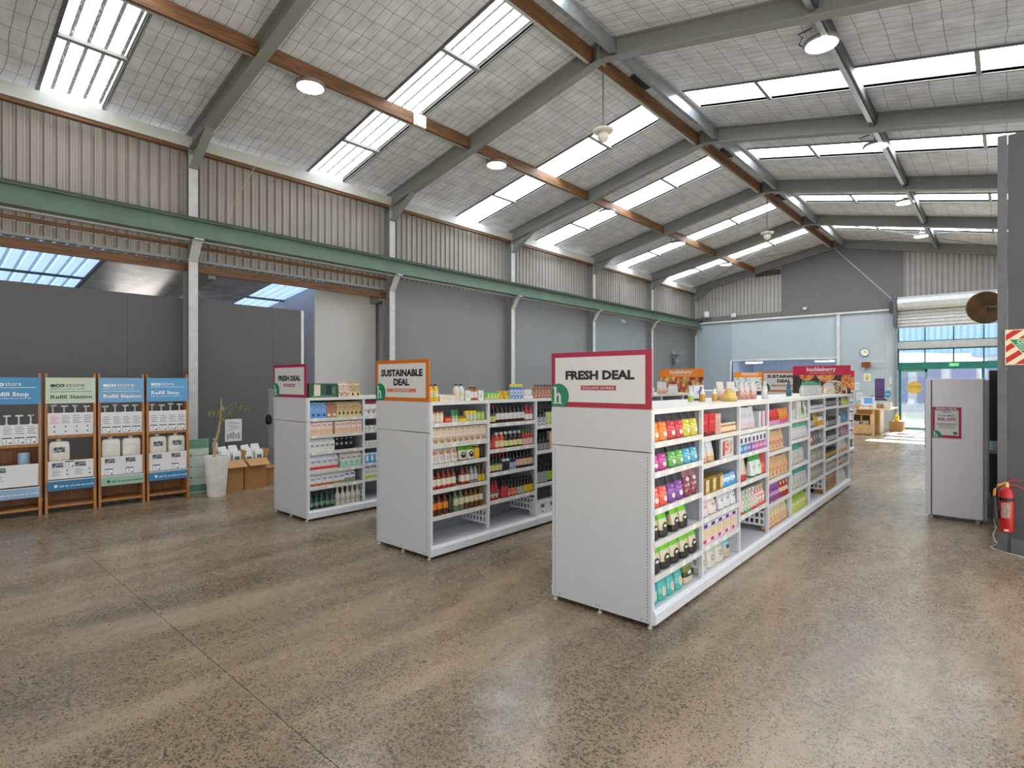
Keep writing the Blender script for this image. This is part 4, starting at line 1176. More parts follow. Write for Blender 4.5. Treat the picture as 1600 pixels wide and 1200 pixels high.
# --- middle shelving
bottle('yellowoil', 'yellow juice bottle with black cap', .034, .165, P('#e3b52d', .2), '#191919', '#d5cf9c', .25, .62, sh=.70, nr=.42, capf=.12)
bottle('whitebot', 'white sauce bottle with black cap', .036, .165, P('#dcdcd6', .25), '#191919', '#d7d1b0', .22, .58, sh=.70, nr=.42, capf=.12)
bottle('amberbot', 'small amber bottle with black cap', .030, .135, P('#a8612a', .2), '#171717', '#dfdcd6', .18, .66, sh=.72, nr=.55, capf=.17)
carton('yellowtray', 'yellow shelf tray under bottles', .14, .10, .03, [(1, '#d89b1d')], name='tray', cat='tray')
carton('creamtray', 'cream card tray of small packs', .22, .12, .055, [(1, '#e2d9cb')], False, [(0, .5, .8, .5, PRINT(('#e2d9cb', '#c9a98d', '#efe8de', '#b78f6d'), 50))], name='tray', cat='tray')
carton('whitebox', 'plain white small box', .075, .07, .10, [(1, '#e4e2de')], False, [(0, .45, .5, .4, '#c9c8c4')])
jar('creamjar', 'cream jar with brown lid', .035, .12, '#dcc7a6', '#9a4a35', '#eadfce')
carton('redtray', 'red tray of small sachets', .13, .10, .055, [(1, '#c9302c')], False, [(0, .5, .8, .4, '#e98b3a')], name='tray', cat='tray')
pouch('soupgreen', 'small green and cream sachet', .06, .03, .12, ['#d9d2b8', '#d9d2b8', '#8fb98a', '#3f8f4a', '#2f7d3e', '#2f7d3e'], name='sachet', cat='sachet')
carton('yeltray', 'yellow tray of spice packs', .13, .10, .06, [(.55, '#f0cf20'), (1, '#9c6a25')], name='tray', cat='tray')
jar('yellowtub', 'yellow lidded tub', .036, .105, '#d9c66a', '#f0d21c', '#cfd0b4', .34)
jar('greentub', 'green lidded tub', .040, .11, '#9ec04a', '#2f7d4a', '#b9cf6b', .40)
carton('granola', 'white box with bowl of nuts picture', .078, .05, .165, [(1, '#e8e0cf')], False, [(0, .26, .85, .34, PRINT(('#8d5b30', '#c9a67a', '#e8dcc8', '#6c8a3a'), 60)), (0, .66, .8, .16, PRINT(('#e9c9a8', '#efe3d2', '#d98f6a', '#f2ead9'), 80)), (0, .90, .95, .14, PRINT(('#d9b052', '#e8d9a8', '#6d5a34', '#d9c67a'), 60))])
pouch('orangelab', 'clear bag with orange and white label', .085, .05, .165, ['#c9b79f', '#e3e0db', '#e3e0db', '#dcdad6', '#cfcac4', '#cfcac4'], [(.72, .13, .62, '#d9793a'), (.35, .16, .66, PRINT(('#e8e4de', '#c9824f', '#e8e4de', '#d9d4cc'), 50))])
pouch('greenrice', 'green and black rice pouch', .115, .06, .175, ['#17181a', '#d9d0b6', '#d9d0b6', '#e3dcc6', '#66b521', '#5aa51c'], [(.38, .22, .60, '#141517'), (.45, .06, .3, '#dcdcd6')])
jar('yellowcan', 'yellow tin with orange print', .040, .135, '#e6ad1d', '#d9d4c4', '#eeb41c', .05, name='tin', cat='tin')
jar('darkjar', 'dark glass jar', .036, .13, GLASSY('#241a14'), '#161616', '#2f2a24')
vin = GLASSY('#7d3417')
bottle('vinegar', 'red-brown vinegar bottle with white and red label', .038, .215, vin, '#2a1a12', '#e0dcc8', .14, .50, sh=.58, nr=.36, band=(.10, .18, '#cf2a26'))
bottle('clearjar', 'clear glass bottle with dark cap', .032, .185, P('#8d949a', .1, .2), '#191919', '#c3c9cd', .2, .5, sh=.64, nr=.42)
bottle('olive', 'olive oil bottle with yellow label', .031, .20, GLASSY('#4a3a20'), '#5c1f1f', '#cdb72b', .05, .40, sh=.60, nr=.36)
bottle('orangebot', 'brown bottle with orange label', .040, .215, GLASSY('#5a2b12'), '#3f2413', '#e38125', .30, .60, sh=.64, nr=.36, capf=.08)
bottle('greenbot', 'clear green bottle with cream label', .040, .215, P('#6e7a5c', .1), '#454b38', '#cfc9a8', .30, .62, sh=.62, nr=.36, capf=.07)
bottle('amber2', 'amber bottle with cream label', .036, .215, GLASSY('#6b3f14'), '#4a2f16', '#d6cda6', .32, .62, sh=.62, nr=.36, capf=.07)
bottle('dgreenj', 'dark green squat bottle', .036, .19, GLASSY('#22301f'), '#1a1a1a', '#33402c', .2, .6, sh=.66, nr=.42)
carton('brightbox', 'bright multi-coloured small box', .055, .06, .075, [(1, PRINT(('#35b57a', '#e6d84a', '#b9a0d8', '#efe9dc'), 18))])
carton('limebox', 'lime and orange small box', .085, .06, .09, [(1, PRINT(('#a6d42c', '#e08a2e', '#d97b28', '#9fc93a'), 10))])
bottle('bluebot', 'blue bottle with yellow cap', .030, .165, '#3f86c9', '#e3cf4a', PRINT(('#2f74bd', '#e2e2df', '#6fa6da', '#b98a62'), 40), .03, .60, sh=.62, nr=.62, capf=.33)
bottle('sauceW', 'dark sauce bottle with broad white label', .032, .175, GLASSY('#3c211c'), '#1a1a1c', '#e0dcd8', .22, .60, sh=.66, nr=.42)
bottle('sauceR', 'red sauce bottle with white label', .034, .19, GLASSY('#a8281e', .2), '#5d1713', '#e6dedc', .1, .42, sh=.62, nr=.36)
bottle('redsmall', 'small red chilli sauce bottle', .026, .165, GLASSY('#b52a25', .2), '#3a2f2a', '#c94a44', .1, .5)
bottle('orangewc', 'orange sauce bottle with white cap', .036, .175, P('#c9522a', .2), '#dcdad6', '#ecd7a8', .12, .50, sh=.66, nr=.52, capf=.18)
bottle('darkwc', 'dark sauce bottle with white cap and yellow label', .036, .175, GLASSY('#2b1a16', .2), '#d3d2ce', '#e3dd9a', .12, .46, sh=.66, nr=.52, capf=.18)
bottle('greencap', 'red chilli sauce with green cap', .024, .18, GLASSY('#b8302b', .2), '#2f9a4a', '#dcb9b0', .08, .45, sh=.62, nr=.40, capf=.2)
bottle('soyred', 'dark soy bottle with red cap', .027, .19, GLASSY('#1d1614'), '#c02226', '#cfc37a', .10, .42, sh=.60, nr=.36, capf=.10, band=(.42, .50, '#4a7a3a'))
bottle('greyred', 'grey-labelled bottle with red cap', .030, .215, P('#2c2f3a', .2), '#c8252c', '#cfd0c8', .52, .66, sh=.66, nr=.36)
bottle('blueb', 'dark bottle with blue and white label', .027, .18, GLASSY('#20242f'), '#1a2a4a', PRINT(('#3a5c9c', '#d6d9dd', '#5f82b8', '#e6e7e6'), 45), .02, .45)
bottle('peachlab', 'black bottle with peach label', .030, .20, GLASSY('#14110f'), '#141414', '#e3b39a', .16, .52, sh=.62, nr=.36)
bottle('redbox', 'tall red bottle with oval label', .030, .225, P('#a81f27', .3), '#191919', '#b0242c', .02, .56, sh=.60, nr=.36, band=(.12, .42, PRINT(('#d9c99a', '#3a2a20', '#d9c99a', '#b0242c'), 24)))
bottle('redblk', 'black bottle with narrow red label', .028, .22, GLASSY('#171314'), '#151515', '#c8323a', .05, .56, sh=.60, nr=.36)
bottle('peach2', 'black bottle with peach and red label', .031, .20, GLASSY('#1d1512'), '#141414', PRINT(('#d99a72', '#c04a3a', '#e3b08a', '#e8c8a2'), 30), .06, .46, sh=.62, nr=.36)
bottle('silverlab', 'black bottle with silver label', .031, .195, GLASSY('#191717'), '#141414', PRINT(('#c3c6c9', '#8a8d92', '#e3e3e0', '#a9adb3'), 40), .05, .46, sh=.62, nr=.36)
bottle('yellab', 'dark bottle with yellow label', .031, .19, GLASSY('#2a2016'), '#171717', '#e0b21c', .05, .50, sh=.64, nr=.40)
bottle('brownbot', 'brown bottle with pink-brown label', .027, .155, P('#9c6a4a', .25), '#2c211c', PRINT(('#cf9f86', '#8d3f3a', '#e3c4ae', '#c08a70'), 40), .05, .60, sh=.68, nr=.45, capf=.12)
bottle('whitelab3', 'black bottle with white picture label', .030, .20, GLASSY('#171719'), '#151515', PRINT(('#d9d9dc', '#5f6fa0', '#d8c9a8', '#e8e6e2'), 40), .03, .50, sh=.62, nr=.38)
jar('pesto', 'green pesto jar with dark lid', .036, .19, '#b7c67a', '#191919', '#c3cf8c', .3)
bottle('beer', 'dark bottle with grey label', .028, .20, GLASSY('#1a1512'), '#151515', '#8d8f93', .05, .42, sh=.55, nr=.36)
carton('beige', 'tall beige box', .07, .06, .21, [(1, '#d8b48a')])
bottle('darksil', 'dark wine bottle with silver label', .033, .245, GLASSY('#121212'), '#141414', '#9fa1a6', .05, .55, sh=.60, nr=.36)
bottle('darkgrn', 'dark wine bottle with lime green label', .033, .245, GLASSY('#121510'), '#141414', '#93c23a', .10, .52, sh=.60, nr=.36)
carton('whitepack', 'white snack box with teal and red corners', .15, .10, .15, [(.9, '#e6e4e2'), (1, '#f0efed')], False, [(.2, .65, .4, .28, '#2f7f93'), (.2, .2, .14, .12, '#b5303a')])
# --- long shelving
def snack(key, word, c, c2): pouch(key, '%s black-topped snack pouch' % word, .118, .07, .195, [c, c, PRINT((c, c2, c, c), 34), c, '#23242b', '#2b2d35'], [(.24, .10, .46, '#e3dccb'), (.60, .05, .5, c2)])
snack('s_or', 'orange', '#d9731f', '#f0a04a'); snack('s_re', 'red', '#bb2030', '#e66a72'); snack('s_ye', 'yellow', '#c3b425', '#eee08a')
snack('s_ma', 'magenta', '#b02a86', '#dd7cbc'); snack('s_gr', 'green', '#56a34d', '#9fdc90'); snack('s_bl', 'light blue', '#3d9fc4', '#a6dcec')
snack('s_co', 'coral', '#e04a44', '#f29a86'); snack('s_pu', 'purple', '#75388f', '#a878c4')
pouch('cherry', 'dark cherry-red dried fruit pouch', .115, .07, .215, ['#6c1433', PRINT(('#6c1433', '#8e2a4a', '#c9b8b0', '#54102a'), 40), PRINT(('#6c1433', '#8e2a4a', '#e0d4cc', '#54102a'), 40), '#7b2a45', '#8d5f6a', '#b9aab0'], [(.62, .08, .55, '#d8cfc9')])
pouch('rice', 'lime-topped black rice pouch', .130, .075, .195, ['#1b1a17', '#2b261f', '#cfc3a2', '#d3cbb0', '#74c822', '#66b51c'], [(.36, .20, .58, '#181715'), (.42, .055, .34, '#d9d6cc')])
pouch('tealsalt', 'teal salt pouch with cream window', .11, .065, .185, ['#2fa39a', '#45b3ab', '#7cc9c4', '#58b8b3', '#3fa9a5', '#86c6c4'], [(.34, .20, .50, '#d9cfb4')])
pouch('olivep', 'olive and cream grain pouch', .15, .07, .18, ['#b5a98a', '#cdc2a4', '#3a3a28', '#6f7a35', '#8d9450', '#a3a878'], [(.45, .08, .4, '#d9d6c6')])
carton('redtin', 'tall red box with dark foot', .115, .09, .185, [(.12, '#6d1418'), (1, '#c3222b')], False, [(0, .62, .6, .12, '#d94a4e'), (0, .14, .5, .12, '#2b1214')])
carton('pinkbox', 'pink box with gold print', .105, .08, .175, [(1, '#cf9f98')], False, [(0, .42, .6, .5, PRINT(('#cf9f98', '#c97a3a', '#e0c0b4', '#b9683a'), 60)), (0, .85, .7, .14, '#d9b3ac')])
jar('spice', 'small amber spice jar', .026, .085, '#b06a2a', '#d8d2c6', '#dcc9a4', .18)
pouch('beigep', 'beige grain pouch with white top', .125, .07, .20, [PRINT(('#b9875c', '#d9b48c', '#a8734a', '#e3cfb4'), 40), PRINT(('#b9875c', '#d9b48c', '#a8734a', '#e3cfb4'), 40), '#d8c9b8', '#c9cdd3', '#d3d6da', '#d9dbde'])
carton('blackbox', 'narrow black box', .055, .10, .17, [(1, '#1c1e22')])
carton('barbox', 'white display box with red and gold panels', .26, .12, .185, [(1, '#cfd0d4')], False, [(-.27, .5, .16, .74, '#b32c3a'), (.0, .55, .30, .66, PRINT(('#d9c9a4', '#b9382f', '#e6dccb', '#c98a4a'), 24)), (.30, .5, .2, .7, PRINT(('#c98a6a', '#e0d4c4', '#b03a3a', '#d8b58a'), 26))])
carton('yelbox', 'yellow and brown tea box', .135, .10, .135, [(.85, '#caa12a'), (1, '#8d6a22')], False, [(-.22, .45, .5, .8, '#7d5a1e'), (.25, .5, .4, .7, PRINT(('#e6dcb4', '#c9b04a', '#efe8d0', '#b98f2a'), 40))])
pouch('bluesach', 'blue and white sachet lying flat', .10, .05, .10, ['#3f8fd0', '#4a97d8', PRINT(('#3f8fd0', '#e3eaf0', '#2f77bd', '#dfe8ef'), 40), '#e3eaf0', '#7fb2e0', '#4a97d8'], name='sachet', cat='sachet')
pouch('yellowp', 'yellow gold back-row pouch', .09, .05, .19, ['#b98f2a', '#cda53a', '#d9b24a', '#caa03a', '#b98a2a', '#a87a22'])
pouch('palepink', 'pale pink pillow pouch', .165, .08, .195, ['#d8c4bf', '#e0d0cb', '#e3d6d2', '#decfcb', '#d3c4c1', '#cfc0bd'], [(.55, .08, .35, '#c99a98')])
pouch('greyp', 'silver-white snack pouch', .13, .07, .185, ['#c9c8cd', '#d6d5d9', '#dcdbe0', '#d3d2d8', '#c6c5cc', '#bdbcc4'], [(.55, .06, .3, '#8a8890')])
carton('purplab', 'cream tea box with purple head and pink foot', .13, .07, .17, [(.30, '#e6c9d4'), (.72, '#e3d3a8'), (.80, '#c9b4d4'), (1, '#e3dce6')], False, [(0, .88, .5, .16, '#4a3a7d'), (-.1, .16, .4, .16, '#c02f6a'), (0, .5, .7, .3, PRINT(('#e3d3a8', '#d8b98a', '#efe6cf', '#c9a86a'), 50))])
pouch('creamp', 'cream pouch with green print', .15, .08, .175, ['#cfc6b4', '#d9d2c3', '#ddd6c9', '#d6d0c4', '#c9c5bd', '#bfbdb8'], [(.42, .14, .36, PRINT(('#8f9a6c', '#d9d2c3', '#6f7d54', '#c9c3b0'), 40))])
pouch('bluecream', 'kraft and light blue top pouch', .13, .08, .175, ['#b3a084', '#c3b397', '#cabb9f', '#8fc3cf', '#7db8c6', '#9fc6cf'], [(.5, .1, .4, '#5a4a34')])
pouch('silver', 'silver and pink standing pouch', .105, .06, .20, [PRINT(('#c99a98', '#d9c6c6', '#b98a8c', '#e0d6d6'), 40), '#cfb6b6', '#c9c9d0', '#b9bac4', '#c6c7d0', '#d3d4da'])
carton('pinkwhite', 'white box with pink side', .10, .08, .155, [(1, '#cdd0d6')], False, [(.32, .5, .3, .95, '#b0506a')])
def bpack(key, word, c): carton(key, 'white-topped %s bar box with round mark' % word, .10, .09, .17, [(.5, c), (1, '#e3e1e8')], False, [(.08, .70, .5, .26, '#2c2a33'), (.0, .25, .8, .2, PRINT((c, '#efe6ef', c, '#d9c9d9'), 50))])
bpack('b_bl', 'blue', '#3f8fc6'); bpack('b_pu', 'purple', '#7d5fae'); bpack('b_pi', 'pink', '#c85f9c'); bpack('b_ma', 'mauve', '#b56aa8')
pouch('redbase', 'cream pouch with red base', .115, .06, .20, ['#a3262e', '#b5343a', '#d9c3a4', '#dccdb4', '#d3c9b8', '#cfc8bc'], [(.5, .12, .5, PRINT(('#d9c3a4', '#c97a5a', '#e6dcc8', '#b5545a'), 40))])
pouch('greenbag', 'green and white flour bag', .15, .08, .235, ['#2f8f45', '#dfe3dc', '#dfe3dc', '#dfe3dc', '#2f9c45', '#dbe3da'], [(.42, .10, .6, PRINT(('#c9cfc6', '#7fae84', '#e3e6e0', '#9aa39c'), 40))])
pouch('redbag', 'red and orange flour bag', .105, .07, .225, ['#c02a2a', '#d8564a', PRINT(('#d98a6a', '#c9302e', '#e6c9b4', '#b52a2a'), 30), '#cf3a34', '#c22d2d', '#d9a39a'])
bottle('wbot', 'white soap bottle with pinkish foot', .042, .205, PRINT(('#c9cdc4', '#d9a8a4', '#dfe3dc', '#b9c9a8'), 22), '#d9dbd6', None, sh=.5, nr=.42, capf=.1, band=(.0, .10, '#c23a34'))
bottle('gbot', 'white soap bottle with green foot', .042, .205, PRINT(('#c3ccb8', '#9fb98a', '#e0e3da', '#d6dccb'), 22), '#cfd8c6', None, sh=.5, nr=.42, capf=.1, band=(.0, .10, '#2f9a5a'))
bottle('rbot', 'pale soap bottle with red-orange patch', .042, .205, PRINT(('#d3cdc4', '#d9604a', '#e3ded6', '#9fb58a'), 18), '#a8b98a', None, sh=.5, nr=.42, capf=.1, band=(.02, .14, '#d94a2f'))
pouch('redsach', 'red and orange leaning sachet', .11, .05, .165, ['#c9a3b8', '#c98ab0', '#b5262f', '#c22f2a', '#c92f2f', '#cf3f35'], name='sachet', cat='sachet')
pouch('orsach', 'orange leaning sachet', .11, .05, .165, ['#c9a3c4', '#c94a7a', '#c97a2a', '#d9882f', '#de8a30', '#d97a2a'], name='sachet', cat='sachet')
pouch('kraft', 'kraft brown pouch with red print', .12, .06, .215, ['#c9a57c', '#cfae86', PRINT(('#cfae86', '#b5503a', '#d9bd98', '#cfae86'), 40), '#cfae86', '#c9a57a', '#b98f66'], [(.20, .05, .3, '#a8323a')])
pouch('kraftring', 'kraft pouch with orange band and dark ring', .12, .07, .215, ['#cfae86', '#d3b48c', PRINT(('#cf7a4a', '#d3b48c', '#c96a3a', '#dcc29c'), 30), '#cfa87c', '#c9a074', '#bd9468'], [(.20, .075, .40, '#5c2a34'), (.20, .04, .22, '#d9c3a8')])
pouch('purpack', 'purple and red fruit pack', .085, .06, .20, [PRINT(('#6f2f7d', '#8e4a9c', '#d9c3d9', '#5c2468'), 40), '#8d3f80', PRINT(('#d3a8b8', '#8e4a9c', '#e6dce3', '#a82f4a'), 30), '#7d3a8c', '#8d5a9c', '#b9a0c4'])
pouch('redpack', 'red fruit pack with cream label', .10, .06, .20, ['#8e1a2a', '#a3212f', '#d9c99c', '#b52a35', '#a8232f', '#c98a84'], [(.75, .1, .5, '#dcd3a4')])
pouch('orangepack', 'cream and orange grain pack', .10, .06, .215, ['#c9302e', '#d9b58c', PRINT(('#d9a05a', '#e3cfa8', '#c9533a', '#efe3cb'), 34), '#e0cda6', '#d9c6a0', '#cdb890'])
pouch('tealtop', 'silver grain pouch with teal top', .125, .07, .235, ['#b3aea6', '#c3beb6', '#c6c3bd', '#bdbdb8', '#2f8f7d', '#1f7d6c'], [(.40, .14, .40, PRINT(('#b9b4ac', '#8f9a8a', '#d3cfc8', '#a39a92'), 50))])
pouch('greengrey', 'white grain pouch with faded teal top', .11, .07, .215, ['#bdb7b4', '#cdc8c6', '#d3ced0', '#c6c9c6', '#5fae9a', '#4a9c88'])
pouch('yelgreen', 'yellow-green snack pouch', .11, .07, .22, ['#b9c23a', '#c9cf5a', '#d6d88a', '#a9c03a', '#7dae2a', '#6fa324'], [(.45, .12, .5, '#dcdca8')])
carton('labelbox', 'white box with orange figure', .10, .08, .215, [(1, '#d3d2cc')], False, [(0, .45, .5, .6, PRINT(('#d3d2cc', '#d9923a', '#e3e0d8', '#8fae6a'), 26))])
carton('greybox', 'plain grey-white box', .10, .08, .12, [(1, '#bfc0c2')])
jar('smallwhite', 'small jar with white label', .027, .075, '#8a8590', '#5a5660', '#d3cfd6', .2)
bottle('darkspray', 'dark bottle with pale label', .03, .19, GLASSY('#26282e'), '#17181b', '#a9aeb5', .1, .5)
pouch('gold', 'golden yellow pouch', .085, .06, .20, ['#8d6a22', '#b98f2a', '#d3ab35', '#caa02f', '#a87f26', '#8d6a22'])
pouch('darkp', 'dark blue patterned pouch', .13, .07, .20, ['#3f4a5c', PRINT(('#3f4a5c', '#6f8296', '#a8b5b9', '#55606f'), 30), '#4a586c', '#55657a', '#3f4a5a', '#38424f'], [(.5, .2, .5, PRINT(('#5f7d8c', '#c9c6a8', '#8a9a78', '#44505f'), 40))])
pouch('brownp', 'rust brown narrow pouch', .075, .06, .20, ['#8d4a2f', '#a8603f', '#d9b99a', '#b06a45', '#8d4a2f', '#7d3f28'])
pouch('greytan', 'grey-tan seed pouch', .105, .07, .20, ['#8a8378', '#a39b8e', '#aba497', '#9c968c', '#8f8a82', '#85817b'], [(.45, .12, .45, '#c3bcae')])
carton('brownbox', 'upright brown box with dark top', .07, .12, .235, [(.78, '#a8793f'), (.86, '#c9b48a'), (1, '#3a4a5a')], False, [(0, .45, .5, .3, '#8d612f')])
jar('coffee', 'dark jar with pale label', .034, .13, GLASSY('#2c2622'), '#1b1b1d', '#8d8a92', .2)
jar('goldtin', 'dark tin with gold label', .036, .12, '#3f3a36', '#2a2826', '#b58f3a', .12, name='tin', cat='tin')
pouch('bluep', 'bright blue pouch', .10, .07, .16, ['#2f77a8', '#3a86b8', '#4a93c3', '#3a80b0', '#2f6f9c', '#285f88'])
pouch('pinkp', 'dusty pink pouch', .09, .06, .19, ['#a85f7d', '#b86f8c', '#c98a9f', '#b5728c', '#9c5f78', '#8d566c'])
pouch('tealp', 'dark teal pouch', .09, .06, .20, ['#1f5c66', '#2a6c76', '#357d86', '#2a6a74', '#1f5a63', '#1a4d55'])
pouch('limep', 'lime yellow pouch', .10, .06, .14, ['#b5bf2f', '#c6cf3f', '#d0d85c', '#bcc63a', '#a8b32c', '#9aa528'])
pouch('figurep', 'white tall pack with dark figure print', .11, .06, .20, ['#d9d8d3', '#e0dfda', '#e3e2de', '#dedcd6', '#cfccc3', '#c3c0b6'], [(.34, .12, .34, '#3f3f3d'), (.78, .07, .3, '#4a4a47')])
pouch('clearpink', 'clear and pink dried fruit bag', .125, .07, .19, ['#c98a78', PRINT(('#c98a78', '#e0b8a8', '#d96a58', '#e6d3c9'), 34), PRINT(('#dcb9ad', '#e8d9d2', '#c97a68', '#e3c9bd'), 30), '#d8cbc6', '#cfcccb', '#c9c8c8'])
pouch('noodle', 'round golden noodle nest pack', .24, .14, .12, ['#c9a24a', '#d9b45c', '#e3c473', '#dcb95f', '#c9a24a', '#b58f3c'])
bottle('purplebot', 'slim purple and white bottle', .018, .16, '#6f5f9c', '#e3e0e6', None, sh=.66, nr=.45)
bottle('sprayw', 'white spray bottle with lime label', .026, .14, '#dcdfe2', '#d3d8de', '#b5c83a', .08, .40, sh=.55, nr=.34, capf=.16)
bottle('tumeric', 'white jar with orange label', .022, .12, '#e0dfdc', '#e6e5e3', '#d9a23a', .05, .6, sh=.7, nr=.5)
carton('cardbook', 'white counter display card box', .17, .06, .15, [(.12, '#3a3d42'), (1, '#e0e1e3')], False, [(0, .55, .4, .2, '#a9adb3')])
bottle('winewhite', 'white-labelled bottle with red top', .026, .17, '#d6d5d3', '#b03a3c', '#e3e2df', .1, .6)
pouch('teabag', 'small white pack with green top', .105, .06, .205, ['#c9c6c2', '#d3d0cc', '#d6d3d0', '#cbcac6', '#2f9c72', '#1f8a62'], [(.4, .15, .4, '#b3aeb0')])
pouch('mixpack', 'white and yellow mixed pack', .085, .06, .18, ['#cfc7a8', '#dcd6bd', '#e3dfcf', '#d9d6c9', '#c9c8c0', '#b9b9b3'], [(.4, .18, .45, PRINT(('#d9c98a', '#b58f8a', '#e6e0c9', '#7fa36a'), 40))])
carton('minipack', 'small white pack with grey print', .085, .05, .15, [(1, '#c9cdd6')], False, [(0, .5, .6, .3, PRINT(('#3a3f4c', '#c9cdd6', '#6f7686', '#dfe2e8'), 60))])
carton('greentray', 'dark green milk display box', .40, .12, .17, [(1, '#2c5a40')], False, [(-.22, .52, .22, .80, '#d9d3c2'), (.18, .55, .18, .7, '#1b2c20'), (.36, .5, .1, .5, '#5f8a6c'), (-.0, .08, .8, .06, PRINT(('#2c5a40', '#9fc0aa', '#2c5a40', '#2c5a40'), 60))], name='display_box', cat='display box')
carton('creamcar', 'cream and brown carton', .076, .07, .185, [(.45, '#e3cfa8'), (1, tan_p)], True, [(.1, .18, .3, .2, '#2a2320')])
carton('brcar', 'white and brown patterned carton', .076, .07, .185, [(1, PRINT(('#8d5f45', '#d9c3ae', '#efe6dc', '#a87a5c'), 50))], True)

BAYN = ['first', 'second', 'third', 'fourth', 'fifth', 'sixth', 'seventh', 'eighth']
def place(g, gname, bay, li, z, row, x_back=.0135, clear=9, tilt=0):
    """put one row of products on a shelf; row: (kind, how many) and ('gap', metres)"""
    pitch = g['pitch']; M = Matrix.Translation(g.location) @ Matrix.Rotation(g.rotation_euler.z, 4, 'Z')
    avail = pitch - (.058 if bay == 0 else .062 if bay == g['bays'] - 1 else .044)
    row = list(row)
    size = lambda: sum(n if k == 'gap' else TP[k]['w'] * 1.05 * n for k, n in row)
    if bay > 1 and row[-1][0] != 'gap' and li != 'top':
        while size() + TP[row[-1][0]]['w'] * 1.05 < avail and row[-1][1] < 20: row[-1] = (row[-1][0], row[-1][1] + 1)
    tot = size()
    f = min(1.18 if row[-1][0] != 'gap' and tot > avail * .6 else 1.0, avail / tot)
    y = (.034 if bay == 0 else .022) + bay * pitch; seen = {}
    nsame = {}
    for k, n in row:
        if k != 'gap': nsame[k] = nsame.get(k, 0) + n
    for k, n in row:
        if k == 'gap': y += n * f; continue
        tp = TP[k]
        for q in range(n):
            w = tp['w'] * f
            c = seen.get(k, 0); seen[k] = c + 1
            o = obj(tp['name'], tp['body'])
            soft = tp['name'] in ('pouch', 'sachet')
            yaw = rnd.uniform(-.04, .04) if soft else rnd.uniform(-.02, .02)
            x = -max(x_back, .025 if li == 'bottom' else 0) - rnd.uniform(.002, .006) - abs(yaw) * w / 2
            hs = rnd.uniform(.96, 1.03) if soft else 1
            o.location = M @ Vector((x, y + w * .525, z + (.0055 if soft else .0008)))
            o.rotation_euler = (rnd.uniform(-.02, .02) if soft else 0, -.03 if soft else 0, g.rotation_euler.z + yaw)
            o.scale = (1, f, min(hs, (clear - .010) / tp['h']))
            where = 'on top of' if li == 'top' else None
            ordw = (ORD[c] + ' ') if nsame[k] > 1 else ''
            if li == 'top': lab = '%s%s on top, %s bay of the %s shelving' % (ordw, tp['desc'], BAYN[bay], gname)
            else: lab = '%s%s, %s shelf, %s bay, %s shelving' % (ordw, tp['desc'], li, BAYN[bay], gname)
            tag(o, lab, tp['cat'], '%s on the %s shelving' % (tp['cat'] + ' row', gname))
            for nm, me in tp['kids']: obj(nm, me, o)
            y += w * 1.05
def stock(g, gname, levels, rows):
    for b, bayrows in rows.items():
        lv = levels[b]
        names = ['bottom'] + ['fifth', 'fourth', 'third', 'second'][-(len(lv) - 2):] + ['highest']
        for li, row in bayrows.items():
            if li == 'top': place(g, gname, b, 'top', 1.47, row, .05)
            else: place(g, gname, b, names[li], lv[li] if li else .118, row, clear=(lv[li + 1] - .036 if li + 1 < len(lv) else 1.436) - (lv[li] if li else .118))
g_ = 'gap'
stock(G3, 'left', L3, {
    0: {'top': [('greentray', 1), ('brcar', 2), ('creamcar', 2)],
        5: [('blueoat', 3), ('choc', 2), ('tan', 6)], 4: [('peach', 4), (g_, .03), ('peach', 5)], 3: [('whitec', 5), ('blackc', 4), (g_, .13)],
        2: [('redwhite', 5), (g_, .03), ('mint', 4)], 1: [('almond', 4), ('coconut', 2), ('teal', 2), (g_, .08)], 0: [('dgreen', 5), ('cream', 5)]},
    1: {5: [('maroon', 3)], 4: [('whitetub', 4)], 3: [('whitetub', 3)], 2: [('bluebox', 4)], 1: [('lime', 4)]}})
stock(G2, 'middle', L2, {
    0: {'top': [('yellowoil', 2), ('creamtray', 1), ('whitebot', 2), ('whitebox', 1), ('amberbot', 2), ('whitebox', 1)],
        5: [('creamjar', 3), ('redtray', 1), ('soupgreen', 2), ('yeltray', 1), ('yellowtub', 3), ('greentub', 2)], 4: [('granola', 9)],
        3: [('orangelab', 4), (g_, .02), ('greenrice', 2), ('yellowcan', 1), ('darkjar', 1)], 2: [('vinegar', 5), (g_, .07), ('vinegar', 2), ('clearjar', 2), ('olive', 2)],
        1: [('orangebot', 3), ('dgreenj', 1), ('greenbot', 2), ('amber2', 4), (g_, .03)]},
    1: {'top': [('brightbox', 4), ('limebox', 2), (g_, .06), ('bluebot', 4), ('whitebox', 2)],
        4: [('soyred', 2), ('sauceW', 7), ('sauceR', 2)], 3: [('redsmall', 2), ('orangewc', 2), ('darkwc', 4), ('greencap', 4)],
        2: [('soyred', 4), ('greyred', 2), ('blueb', 2), ('peachlab', 5)], 1: [('redbox', 3), (g_, .06), ('redblk', 2), ('peach2', 3), ('silverlab', 2), ('yellab', 3)]},
    2: {'top': [(g_, .03), ('brownbot', 6)], 3: [('whitelab3', 3), ('pesto', 4)], 2: [('beer', 4), ('beige', 1)], 1: [('darksil', 3), ('darkgrn', 4)], 0: [('whitepack', 4)]},
    5: {'top': [('cardbook', 1), (g_, .05), ('winewhite', 4), ('whitebox', 1)]}, 6: {'top': [('clearpink', 2), (g_, .05), ('winewhite', 5)]}})
